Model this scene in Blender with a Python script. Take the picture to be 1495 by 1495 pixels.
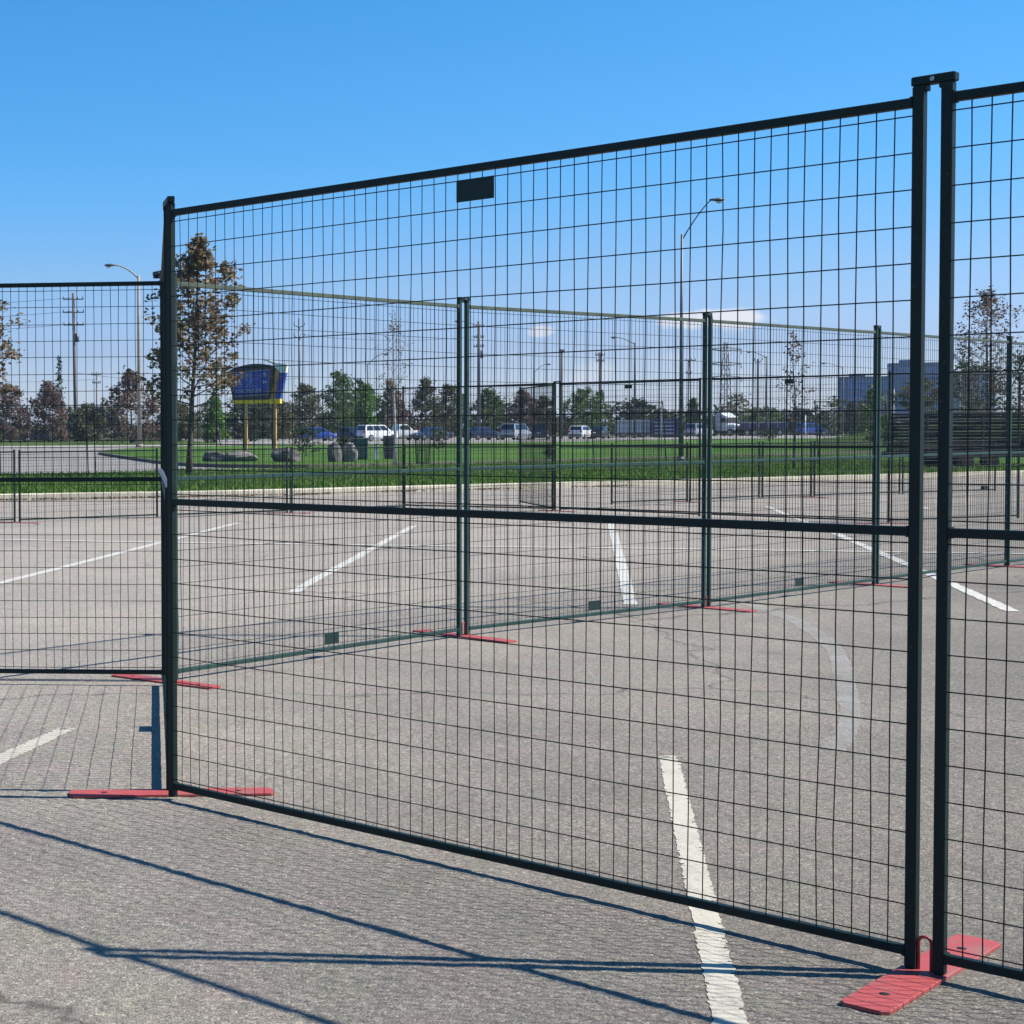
import bpy, bmesh, math, random
import numpy as np
from mathutils import Vector, Matrix, Euler

for _o in list(bpy.data.objects):
    bpy.data.objects.remove(_o, do_unlink=True)
scene = bpy.context.scene
C = scene.collection
R = math.radians
PI = math.pi

# ------------------------------------------------------------------ camera
cam_data = bpy.data.cameras.new("camera")
cam = bpy.data.objects.new("camera", cam_data)
C.objects.link(cam)
cam.location = (0, 0, 1.532)
cam_data.sensor_fit = 'HORIZONTAL'
cam_data.sensor_width = 36.0
cam_data.lens = 2450.5 / 1495 * 36.0
cam_data.shift_x = (747.5 - 84.75) / 1495
cam_data.shift_y = (709.26 - 747.5) / 1495
cam_data.clip_start = 0.1
cam_data.clip_end = 6000
cam.matrix_world = (Matrix.Translation((0, 0, 1.532)) @ Matrix.Rotation(R(90 - 1.855), 4, 'X')
                    @ Matrix.Rotation(R(-0.383), 4, 'Z'))
scene.camera = cam

# ------------------------------------------------------------------ light
SUN_AZ = math.atan2(-0.256, 2.294)          # direction towards the sun, on the ground plane
SUN_EL = R(47.0)
to_sun = Vector((math.cos(SUN_AZ) * math.cos(SUN_EL), math.sin(SUN_AZ) * math.cos(SUN_EL), math.sin(SUN_EL)))
sun_data = bpy.data.lights.new("sun", 'SUN')
sun_data.energy = 4.2
sun_data.angle = R(0.5)
sun_data.color = (1.0, 0.95, 0.88)
sun = bpy.data.objects.new("sun", sun_data)
C.objects.link(sun)
sun.rotation_euler = to_sun.to_track_quat('Z', 'Y').to_euler()
sun.location = to_sun * 60

world = bpy.data.worlds.new("World")
scene.world = world
world.use_nodes = True
wn, wl = world.node_tree.nodes, world.node_tree.links
wn.clear()
w_out = wn.new('ShaderNodeOutputWorld')
w_bg = wn.new('ShaderNodeBackground')
w_sky = wn.new('ShaderNodeTexSky')
w_sky.sky_type = 'NISHITA'
w_sky.sun_disc = False
w_sky.sun_elevation = SUN_EL
w_sky.sun_rotation = PI / 2 - SUN_AZ
w_sky.altitude = 150
w_sky.air_density = 1.0
w_sky.dust_density = 0.4
w_sky.ozone_density = 2.5
w_hsv = wn.new('ShaderNodeHueSaturation')
w_hsv.inputs['Saturation'].default_value = 1.3
w_hsv.inputs['Value'].default_value = 1.0
wl.new(w_sky.outputs[0], w_hsv.inputs['Color'])
w_bg.inputs['Strength'].default_value = 0.065
# a few low fair-weather clouds near the horizon (all round), from noise on the view direction
w_tc = wn.new('ShaderNodeTexCoord')
w_sep = wn.new('ShaderNodeSeparateXYZ')
wl.new(w_tc.outputs['Generated'], w_sep.inputs[0])
w_map = wn.new('ShaderNodeMapping')
w_map.inputs['Scale'].default_value = (1, 1, 2.6)
wl.new(w_tc.outputs['Generated'], w_map.inputs['Vector'])
w_noise = wn.new('ShaderNodeTexNoise')
w_noise.inputs['Scale'].default_value = 26.0
w_noise.inputs['Detail'].default_value = 5
w_noise.inputs['Roughness'].default_value = 0.5
wl.new(w_map.outputs[0], w_noise.inputs['Vector'])


def w_math(op, a, b=None):
    n = wn.new('ShaderNodeMath')
    n.operation = op
    for i, v in enumerate((a, b)):
        if v is None:
            continue
        if isinstance(v, (int, float)):
            n.inputs[i].default_value = v
        else:
            wl.new(v, n.inputs[i])
    return n.outputs[0]


def w_cloud(az_deg, el_deg, half_w, half_h):
    """soft cloud: a noisy patch of the sky round one direction"""
    a, e = R(az_deg), R(el_deg)
    d = (math.sin(a) * math.cos(e), math.cos(a) * math.cos(e), math.sin(e))
    s = wn.new('ShaderNodeVectorMath')
    s.operation = 'SUBTRACT'
    wl.new(w_tc.outputs['Generated'], s.inputs[0])
    s.inputs[1].default_value = d
    m = wn.new('ShaderNodeVectorMath')
    m.operation = 'MULTIPLY'
    wl.new(s.outputs[0], m.inputs[0])
    m.inputs[1].default_value = (1 / half_w, 1 / half_w, 1 / half_h)
    ln = wn.new('ShaderNodeVectorMath')
    ln.operation = 'LENGTH'
    wl.new(m.outputs[0], ln.inputs[0])
    k = w_math('SUBTRACT', 1.35, ln.outputs['Value'])
    k = w_math('ADD', k, w_math('MULTIPLY', w_math('SUBTRACT', w_noise.outputs[0], 0.5), 4.2))
    mr = wn.new('ShaderNodeMapRange')
    mr.interpolation_type = 'SMOOTHSTEP'
    mr.inputs['From Min'].default_value = 0.25
    mr.inputs['From Max'].default_value = 0.9
    wl.new(k, mr.inputs['Value'])
    return mr.outputs[0]


cl = None
for az, el, hw, hh, dens in ((21.8, 3.5, .024, .0078, .78), (16.2, 3.1, .009, .005, .55), (17.8, 1.8, .022, .007, .28), (20.3, 2.2, .014, .006, .25),
                             (-14, 2.5, .06, .015, .5), (44, 3.0, .05, .016, .6), (75, 4.0, .07, .02, .6), (120, 3.5, .07, .02, .6), (180, 4, .08, .02, .6),
                             (240, 3, .07, .02, .6), (300, 3.5, .06, .018, .6)):
    c1 = w_math('MULTIPLY', w_cloud(az, el, hw, hh), dens)
    cl = c1 if cl is None else w_math('MAXIMUM', cl, c1)
# clear autumn air: the sky's hue by elevation (the same all round), deep azure above, pale blue low down
w_ramp = wn.new('ShaderNodeValToRGB')
_e = w_ramp.color_ramp.elements
_e[0].position, _e[0].color = 0.0, (.43, .49, .80, 1)
_e[1].position, _e[1].color = 1.0, (.30, .56, .66, 1)
for _p, _c in ((.018, (.40, .46, .75)), (.047, (.345, .39, .63)), (.087, (.36, .44, .62)), (.144, (.285, .51, .68)), (.238, (.28, .575, .685))):
    _k = _e.new(_p)
    _k.color = (*_c, 1)
wl.new(w_sep.outputs[2], w_ramp.inputs[0])
w_grade = wn.new('ShaderNodeVectorMath')
w_grade.operation = 'MULTIPLY'
wl.new(w_hsv.outputs[0], w_grade.inputs[0])
wl.new(w_ramp.outputs[0], w_grade.inputs[1])
w_gain = wn.new('ShaderNodeVectorMath')
w_gain.operation = 'SCALE'
w_gain.inputs['Scale'].default_value = 2.0
wl.new(w_grade.outputs[0], w_gain.inputs[0])
w_mix = wn.new('ShaderNodeMix')
w_mix.data_type = 'RGBA'
wl.new(cl, w_mix.inputs['Factor'])
wl.new(w_gain.outputs[0], w_mix.inputs['A'])
w_mix.inputs['B'].default_value = (7.6, 7.4, 7.6, 1)
wl.new(w_mix.outputs['Result'], w_bg.inputs['Color'])
wl.new(w_bg.outputs[0], w_out.inputs['Surface'])

scene.view_settings.view_transform = 'Standard'
scene.view_settings.look = 'None'
scene.view_settings.gamma = 1.0
scene.view_settings.use_curve_mapping = False
scene.view_settings.exposure = 0.9


# ------------------------------------------------------------------ materials
def new_mat(name):
    m = bpy.data.materials.new(name)
    m.use_nodes = True
    nt = m.node_tree
    b = nt.nodes['Principled BSDF']
    return m, nt, b


def node(nt, t, **kw):
    n = nt.nodes.new(t)
    for k, v in kw.items():
        setattr(n, k, v)
    return n


def ramp(nt, src, stops):
    r = node(nt, 'ShaderNodeValToRGB')
    e = r.color_ramp.elements
    while len(e) > 1:
        e.remove(e[-1])
    e[0].position, e[0].color = stops[0][0], (*stops[0][1], 1) if len(stops[0][1]) == 3 else stops[0][1]
    for p, c in stops[1:]:
        k = e.new(p)
        k.color = (*c, 1)
    nt.links.new(src, r.inputs[0])
    return r.outputs[0]


def tex(nt, kind, scale, detail=4, rough=.55, coord='Object', stretch=None):
    tc = node(nt, 'ShaderNodeTexCoord')
    src = tc.outputs[coord]
    if stretch:
        mp = node(nt, 'ShaderNodeMapping')
        mp.inputs['Scale'].default_value = stretch
        nt.links.new(src, mp.inputs[0])
        src = mp.outputs[0]
    n = node(nt, kind)
    n.inputs['Scale'].default_value = scale
    if kind == 'ShaderNodeTexNoise':
        n.inputs['Detail'].default_value = detail
        n.inputs['Roughness'].default_value = rough
    nt.links.new(src, n.inputs['Vector'])
    return n


def mix(nt, f, a, b, mode='MIX'):
    m = node(nt, 'ShaderNodeMix', data_type='RGBA', blend_type=mode)
    for key, v in (('Factor', f), ('A', a), ('B', b)):
        if isinstance(v, (int, float)):
            m.inputs[key].default_value = v
        elif isinstance(v, tuple):
            m.inputs[key].default_value = (*v, 1)
        else:
            nt.links.new(v, m.inputs[key])
    return m.outputs['Result']


def bump(nt, b, h, strength, dist):
    n = node(nt, 'ShaderNodeBump')
    n.inputs['Strength'].default_value = strength
    n.inputs['Distance'].default_value = dist
    nt.links.new(h, n.inputs['Height'])
    nt.links.new(n.outputs[0], b.inputs['Normal'])


def simple(name, col, rough=.6, metal=0.0, var=.25, scale=6.0, spec=.5, bumpy=0.0):
    """base colour broken up by noise (dust, fading) with matching roughness variation"""
    m, nt, b = new_mat(name)
    n = tex(nt, 'ShaderNodeTexNoise', scale, 5)
    lo = tuple(c * (1 - var) for c in col)
    hi = tuple(min(1, c * (1 + var)) for c in col)
    nt.links.new(ramp(nt, n.outputs[0], [(.3, lo), (.7, hi)]), b.inputs['Base Color'])
    b.inputs['Roughness'].default_value = rough
    b.inputs['Metallic'].default_value = metal
    b.inputs['Specular IOR Level'].default_value = spec
    if bumpy:
        bump(nt, b, n.outputs[0], .4, bumpy)
    return m


def mat_asphalt(name, lo, mid, hi, fine=True):
    m, nt, b = new_mat(name)
    big = tex(nt, 'ShaderNodeTexNoise', .35, 4, .6)
    med = tex(nt, 'ShaderNodeTexNoise', 2.3, 6, .65)
    tint = tex(nt, 'ShaderNodeTexNoise', 3.1, 3, .6)
    base = ramp(nt, med.outputs[0], [(.3, tuple(c * .90 for c in mid)), (.7, tuple(c * 1.08 for c in mid))])
    if fine:
        # paler far left: vignetting and light backscatter put into the colour; border ragged
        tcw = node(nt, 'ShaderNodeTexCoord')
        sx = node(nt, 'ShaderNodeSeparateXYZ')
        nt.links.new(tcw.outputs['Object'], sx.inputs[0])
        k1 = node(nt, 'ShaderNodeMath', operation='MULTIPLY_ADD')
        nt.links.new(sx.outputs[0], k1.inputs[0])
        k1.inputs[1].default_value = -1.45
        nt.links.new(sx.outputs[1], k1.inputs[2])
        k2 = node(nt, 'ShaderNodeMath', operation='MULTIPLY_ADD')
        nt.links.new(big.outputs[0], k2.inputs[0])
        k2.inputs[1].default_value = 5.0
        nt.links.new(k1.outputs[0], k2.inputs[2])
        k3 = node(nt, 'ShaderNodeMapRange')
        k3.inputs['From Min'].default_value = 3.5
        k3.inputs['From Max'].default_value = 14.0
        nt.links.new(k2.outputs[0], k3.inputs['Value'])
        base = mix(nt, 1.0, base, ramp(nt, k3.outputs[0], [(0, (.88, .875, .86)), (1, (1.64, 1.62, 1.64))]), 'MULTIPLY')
    base = mix(nt, 1.0, base, ramp(nt, big.outputs[0], [(.3, (.86, .86, .88)), (.7, (1.08, 1.07, 1.05))]), 'MULTIPLY')
    # faint mauve and olive mottling of old asphalt
    base = mix(nt, 1.0, base, ramp(nt, tint.outputs[0], [(.35, (1.05, .985, 1.0)), (.5, (1, 1, 1)), (.65, (.985, 1.01, .955))]), 'MULTIPLY')
    if fine:
        ch = tex(nt, 'ShaderNodeTexVoronoi', 120)
        cs = node(nt, 'ShaderNodeSeparateColor')
        nt.links.new(ch.outputs['Color'], cs.inputs[0])
        stone = ramp(nt, cs.outputs[0], [(0, (.46, .45, .45)), (.25, (.77, .76, .76)), (.6, (1.0, .99, .99)), (.86, (1.26, 1.24, 1.2)), (.975, (1.7, 1.65, 1.56)), (1.0, (2.1, 2.0, 1.85))])
        base = mix(nt, .85, base, stone, 'MULTIPLY')
        ch2 = tex(nt, 'ShaderNodeTexNoise', 26, 3, .7)
        base = mix(nt, 1.0, base, ramp(nt, ch2.outputs[0], [(.3, (.89, .89, .90)), (.7, (1.10, 1.095, 1.085))]), 'MULTIPLY')
        # long hairline cracks
        wob = tex(nt, 'ShaderNodeTexNoise', 1.6, 4)
        tc = node(nt, 'ShaderNodeTexCoord')
        vm = node(nt, 'ShaderNodeVectorMath', operation='MULTIPLY_ADD')
        nt.links.new(wob.outputs['Color'], vm.inputs[0])
        vm.inputs[1].default_value = (.9, .9, 0)
        nt.links.new(tc.outputs['Object'], vm.inputs[2])
        cr = node(nt, 'ShaderNodeTexVoronoi', feature='DISTANCE_TO_EDGE')
        cr.inputs['Scale'].default_value = .17
        nt.links.new(vm.outputs[0], cr.inputs['Vector'])
        base = mix(nt, ramp(nt, cr.outputs[0], [(0, (.8, .8, .8)), (.0022, (0, 0, 0))]), base, tuple(c * .35 for c in mid))
        # old oil spots
        oil = tex(nt, 'ShaderNodeTexVoronoi', .55)
        oil.inputs['Randomness'].default_value = 1.0
        base = mix(nt, ramp(nt, oil.outputs['Distance'], [(.02, (.35, .35, .35)), (.10, (0, 0, 0))]), base, tuple(c * .5 for c in mid))
        add = node(nt, 'ShaderNodeMath', operation='MULTIPLY_ADD')
        nt.links.new(ch.outputs['Distance'], add.inputs[0])
        add.inputs[1].default_value = -1.0
        nt.links.new(ch2.outputs[0], add.inputs[2])
        bump(nt, b, add.outputs[0], .7, .0045)
    nt.links.new(base, b.inputs['Base Color'])
    b.inputs['Roughness'].default_value = .88
    b.inputs['Specular IOR Level'].default_value = .3
    return m


def mat_paint():
    """worn white road paint: chipped through to the asphalt"""
    m, nt, b = new_mat('worn_white_paint')
    n = tex(nt, 'ShaderNodeTexNoise', 55, 6, .75)
    n2 = tex(nt, 'ShaderNodeTexNoise', 3.0, 4, .6)
    s = node(nt, 'ShaderNodeMath', operation='MULTIPLY_ADD')
    nt.links.new(n2.outputs[0], s.inputs[0])
    s.inputs[1].default_value = .45
    nt.links.new(n.outputs[0], s.inputs[2])
    col = ramp(nt, s.outputs[0], [(.52, (.19, .175, .155)), (.60, (.36, .33, .265)), (.70, (.45, .415, .325)), (1.0, (.49, .455, .36))])
    nt.links.new(col, b.inputs['Base Color'])
    b.inputs['Roughness'].default_value = .75
    bump(nt, b, n.outputs[0], .5, .004)
    return m


def mat_paint_far():
    m, nt, b = new_mat('white_line_paint')
    n = tex(nt, 'ShaderNodeTexNoise', 12, 5, .7)
    nt.links.new(ramp(nt, n.outputs[0], [(.33, (.36, .34, .29)), (.5, (.49, .47, .41)), (1.0, (.58, .56, .50))]), b.inputs['Base Color'])
    b.inputs['Roughness'].default_value = .75
    return m


def mat_faint():
    """a line worn away to a pale smear: mostly bare asphalt shows through"""
    m, nt, b = new_mat('ghost_line_paint')
    n = tex(nt, 'ShaderNodeTexNoise', 40, 6, .75)
    n2 = tex(nt, 'ShaderNodeTexNoise', 2.2, 4, .7)
    b.inputs['Base Color'].default_value = (.43, .42, .385, 1)
    b.inputs['Roughness'].default_value = .85
    add = node(nt, 'ShaderNodeMath', operation='ADD')
    nt.links.new(n.outputs[0], add.inputs[0])
    nt.links.new(n2.outputs[0], add.inputs[1])
    mr = node(nt, 'ShaderNodeMapRange')
    mr.inputs['From Min'].default_value = .72
    mr.inputs['From Max'].default_value = 1.25
    mr.inputs['To Max'].default_value = .55
    nt.links.new(add.outputs[0], mr.inputs['Value'])
    nt.links.new(mr.outputs[0], b.inputs['Alpha'])
    return m


def mat_fence(name, col, rough):
    m, nt, b = new_mat(name)
    n = tex(nt, 'ShaderNodeTexNoise', 9, 5, .65)
    n2 = tex(nt, 'ShaderNodeTexNoise', 90, 3, .6)
    c = ramp(nt, n.outputs[0], [(.3, tuple(x * .75 for x in col)), (.7, tuple(x * 1.2 for x in col))])
    # chalky scuffs
    c = mix(nt, ramp(nt, n2.outputs[0], [(.66, (0, 0, 0)), (.74, (.8, .8, .8))]), c, tuple(x * 2.2 + .03 for x in col))
    n4 = tex(nt, 'ShaderNodeTexNoise', 3.5, 6, .8)
    c = mix(nt, ramp(nt, n4.outputs[0], [(.60, (0, 0, 0)), (.74, (.35, .35, .35))]), c, (.028, .026, .020))
    nt.links.new(c, b.inputs['Base Color'])
    nt.links.new(ramp(nt, n.outputs[0], [(.3, (rough - .1,) * 3), (.7, (rough + .12,) * 3)]), b.inputs['Roughness'])
    b.inputs['Specular IOR Level'].default_value = .22
    bump(nt, b, n2.outputs[0], .15, .001)
    return m


def mat_red():
    m, nt, b = new_mat('faded_red_paint')
    n = tex(nt, 'ShaderNodeTexNoise', 14, 6, .7)
    n2 = tex(nt, 'ShaderNodeTexNoise', 70, 4, .7)
    c = ramp(nt, n.outputs[0], [(.3, (.33, .044, .042)), (.7, (.40, .070, .064))])
    c = mix(nt, ramp(nt, n2.outputs[0], [(.58, (0, 0, 0)), (.72, (.7, .7, .7))]), c, (.20, .085, .07))
    n3 = tex(nt, 'ShaderNodeTexNoise', 5, 6, .75)
    c = mix(nt, ramp(nt, n3.outputs[0], [(.52, (0, 0, 0)), (.70, (.7, .7, .7))]), c, (.22, .15, .125))
    nt.links.new(c, b.inputs['Base Color'])
    b.inputs['Roughness'].default_value = .62
    bump(nt, b, n2.outputs[0], .3, .0015)
    return m


def mat_grass(name, a, b_, c_):
    m, nt, b = new_mat(name)
    n = tex(nt, 'ShaderNodeTexNoise', .35, 5, .65)
    n2 = tex(nt, 'ShaderNodeTexNoise', 9, 5, .7)
    n3 = tex(nt, 'ShaderNodeTexNoise', 60, 3, .7)
    col = ramp(nt, n.outputs[0], [(.28, a), (.5, b_), (.66, c_), (.8, tuple(x * 1.25 + .02 for x in c_))])
    col = mix(nt, 1.0, col, ramp(nt, n2.outputs[0], [(.3, (.68, .72, .6)), (.7, (1.28, 1.22, 1.2))]), 'MULTIPLY')
    nt.links.new(col, b.inputs['Base Color'])
    b.inputs['Roughness'].default_value = .9
    b.inputs['Specular IOR Level'].default_value = .15
    bump(nt, b, n3.outputs[0], .9, .05)
    return m


def mat_leaf(name, stops, trans=.35):
    """each leaf its own tone; thin leaves let some light through"""
    m, nt, b = new_mat(name)
    g = node(nt, 'ShaderNodeNewGeometry')
    col = ramp(nt, g.outputs['Random Per Island'], stops)
    nt.links.new(col, b.inputs['Base Color'])
    b.inputs['Roughness'].default_value = .6
    b.inputs['Specular IOR Level'].default_value = .3
    t = node(nt, 'ShaderNodeBsdfTranslucent')
    nt.links.new(col, t.inputs['Color'])
    mx = node(nt, 'ShaderNodeMixShader')
    mx.inputs[0].default_value = trans
    nt.links.new(b.outputs[0], mx.inputs[1])
    nt.links.new(t.outputs[0], mx.inputs[2])
    nt.links.new(mx.outputs[0], nt.nodes['Material Output'].inputs['Surface'])
    return m


def mat_bark(name, a, b_):
    m, nt, b = new_mat(name)
    n = tex(nt, 'ShaderNodeTexNoise', 14, 5, .7, stretch=(1, 1, .25))
    nt.links.new(ramp(nt, n.outputs[0], [(.35, a), (.65, b_)]), b.inputs['Base Color'])
    b.inputs['Roughness'].default_value = .9
    bump(nt, b, n.outputs[0], .6, .02)
    return m


def mat_glass(name, col, rough=.06):
    m, nt, b = new_mat(name)
    n = tex(nt, 'ShaderNodeTexNoise', 1.2, 3)
    nt.links.new(ramp(nt, n.outputs[0], [(.3, tuple(c * .8 for c in col)), (.7, tuple(c * 1.2 for c in col))]), b.inputs['Base Color'])
    b.inputs['Roughness'].default_value = rough
    b.inputs['Specular IOR Level'].default_value = .8
    return m


def mat_car(name, col):
    m, nt, b = new_mat(name)
    n = tex(nt, 'ShaderNodeTexNoise', 3, 4)
    nt.links.new(ramp(nt, n.outputs[0], [(.3, tuple(c * .92 for c in col)), (.7, col)]), b.inputs['Base Color'])
    b.inputs['Roughness'].default_value = .3
    b.inputs['Coat Weight'].default_value = .7
    b.inputs['Coat Roughness'].default_value = .06
    return m


M = {
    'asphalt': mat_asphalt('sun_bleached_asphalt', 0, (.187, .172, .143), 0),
    'road': mat_asphalt('grey_road', 0, (.245, .232, .208), 0, fine=False),
    'paint': mat_paint(), 'faint': mat_faint(), 'paint_far': mat_paint_far(),
    'fence': mat_fence('dark_green_powder_coat', (.0055, .0155, .0135), .5),
    'fence_lit': mat_fence('sunlit_green_powder_coat', (.020, .050, .043), .5),  # same green coat, lightened to carry the sunlight on the rear row
    'fence_lit_top': mat_fence('sunlit_top_green_coat', (.070, .090, .066), .55),  # same coat again, sun and glare on the top rails put into the colour
    'wire': mat_fence('dark_green_wire', (.006, .014, .013), .55),
    'plate': mat_fence('dark_green_plate', (.010, .028, .026), .55),
    'steel': simple('galvanised_steel', (.32, .33, .33), .45, .85, .2, 20),
    'strap': simple('white_plastic_strap', (.62, .60, .58), .5, 0, .1, 30),
    'red': mat_red(),
    'hole': simple('dark_hole', (.012, .01, .01), .9),
    'concrete': simple('pale_kerb_concrete', (.52, .47, .355), .9, 0, .22, 4, .3, .01),
    'sidewalk': simple('beige_concrete_path', (.34, .32, .275), .9, 0, .15, 2, .3),
    'darkkerb': simple('weathered_kerb_concrete', (.12, .105, .085), .9, 0, .3, 4, .3, .01),
    'grass': mat_grass('lawn_grass', (.046, .115, .012), (.064, .148, .016), (.10, .165, .026)),
    'grass2': mat_grass('rough_grass', (.040, .082, .016), (.062, .108, .022), (.105, .122, .038)),
    'blade': mat_leaf('grass_blades', [(0, (.05, .125, .012)), (.5, (.092, .19, .018)), (.9, (.145, .225, .038)), (1, (.21, .20, .09))], .4),
    'far': mat_grass('far_ground', (.060, .075, .030), (.085, .10, .045), (.11, .105, .06)),
    'bark': mat_bark('grey_brown_bark', (.035, .027, .022), (.10, .082, .068)),
    'pale_bark': mat_bark('pale_birch_bark', (.20, .185, .17), (.50, .48, .45)),
    'autumn': mat_leaf('autumn_leaves', [(0, (.09, .06, .038)), (.25, (.19, .115, .072)), (.5, (.17, .15, .07)), (.75, (.30, .195, .125)), (.9, (.25, .22, .11)), (1, (.46, .35, .26))], .5),
    'russet': mat_leaf('russet_leaves', [(0, (.085, .048, .042)), (.4, (.165, .098, .08)), (.75, (.17, .13, .095)), (1, (.27, .20, .16))]),
    'olive': mat_leaf('olive_leaves', [(0, (.055, .068, .028)), (.5, (.105, .118, .050)), (.85, (.155, .135, .07)), (1, (.21, .175, .11))]),
    'green': mat_leaf('green_leaves', [(0, (.034, .074, .016)), (.5, (.070, .138, .030)), (.9, (.12, .19, .045)), (1, (.17, .22, .06))]),
    'dark': mat_leaf('dark_evergreen_leaves', [(0, (.018, .036, .014)), (.6, (.038, .066, .026)), (1, (.07, .10, .04))]),
    'lime': mat_leaf('fresh_green_leaves', [(0, (.06, .14, .02)), (.6, (.10, .21, .03)), (1, (.17, .28, .06))]),
    'wood': mat_bark('weathered_pole_wood', (.075, .058, .045), (.17, .14, .115)),
    'lamp_concrete': simple('pale_concrete_pole', (.30, .265, .21), .85, 0, .12, 3),
    'lamp_grey': simple('grey_lamp_metal', (.10, .108, .125), .5, .3, .15, 5),
    'lamp_dark': simple('dark_lamp_metal', (.055, .06, .07), .5, .3, .2, 5),
    'lens': simple('lamp_lens', (.62, .60, .56), .25, 0, .05, 3),
    'insul': simple('porcelain_insulator', (.11, .12, .13), .3, 0, .2, 9),
    'sign_brown': simple('dark_plum_sign_frame', (.050, .034, .040), .55, 0, .15, 2),
    'sign_blue': simple('blue_sign_face', (.014, .045, .33), .4, 0, .08, 1),
    'sign_orange': simple('orange_sign_band', (.50, .20, .022), .5, 0, .12, 2),
    'sign_yellow': simple('yellow_sign_beam', (.85, .50, .012), .45, 0, .08, 2),
    'sign_white': simple('white_sign_cap', (.70, .68, .62), .5, 0, .08, 2),
    'sign_frame': simple('dull_sign_frame', (.22, .20, .19), .5, .2, .15, 2),
    'letter': simple('pale_letter', (.36, .38, .46), .5, 0, .05, 2),
    'sign_post': simple('tan_sign_post', (.58, .30, .10), .6, 0, .12, 2),
    'sign_post_shade': simple('shaded_sign_post', (.075, .035, .022), .6, 0, .15, 2),  # dark copy of the tan post colour for its shaded side
    'rock': simple('grey_boulder_stone', (.125, .118, .112), .9, 0, .4, 2.2, .3, .06),
    'rock2': simple('pale_boulder_stone', (.20, .185, .165), .9, 0, .4, 2.2, .3, .06),
    'teal': simple('teal_cabinet_paint', (.055, .105, .085), .5, 0, .15, 3),
    'black': simple('black_plastic', (.014, .014, .017), .5, 0, .2, 5),
    'white': simple('white_paint', (.68, .67, .64), .5, 0, .06, 3),
    'tyre': simple('black_rubber', (.018, .018, .018), .85, 0, .2, 8),
    'rim': simple('alloy_rim', (.36, .36, .37), .35, .8, .1, 8),
    'carglass': mat_glass('tinted_car_glass', (.012, .016, .020)),
    'carwhite': mat_car('white_car_paint', (.72, .72, .70)),
    'carblue': mat_car('blue_car_paint', (.020, .050, .27)),
    'carnavy': mat_car('navy_car_paint', (.016, .024, .065)),
    'carblack': mat_car('black_car_paint', (.014, .014, .017)),
    'carsilver': mat_car('silver_car_paint', (.33, .35, .38)),
    'red_lamp': simple('red_tail_lamp', (.35, .012, .012), .25, 0, .1, 5),
    'clear_lamp': simple('clear_head_lamp', (.60, .60, .58), .2, 0, .05, 5),
    'navypaint': simple('navy_container_paint', (.018, .022, .085), .5, 0, .2, 1),
    'trailer_white': simple('white_trailer_panel', (.46, .48, .51), .5, 0, .1, 1),
    'pane': mat_glass('blue_office_glass', (.035, .16, .37), .25),
    'pane2': mat_glass('teal_office_glass', (.10, .26, .34), .2),
    'mullion': simple('navy_facade_frame', (.055, .13, .21), .5, 0, .1, .5),
    'office_white': simple('pale_office_wall', (.52, .54, .55), .7, 0, .06, .3),
    'skin': simple('skin', (.42, .26, .19), .6, 0, .1, 20),
    'jacket': simple('black_jacket_cloth', (.010, .010, .013), .85, 0, .2, 20),
    'jeans': simple('dark_blue_jeans', (.020, .030, .085), .85, 0, .25, 20),
    'hair': simple('dark_hair', (.015, .011, .009), .6, 0, .2, 30),
    'rust': simple('rusty_deck_steel', (.055, .035, .03), .7, .2, .35, 4),
}


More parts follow.
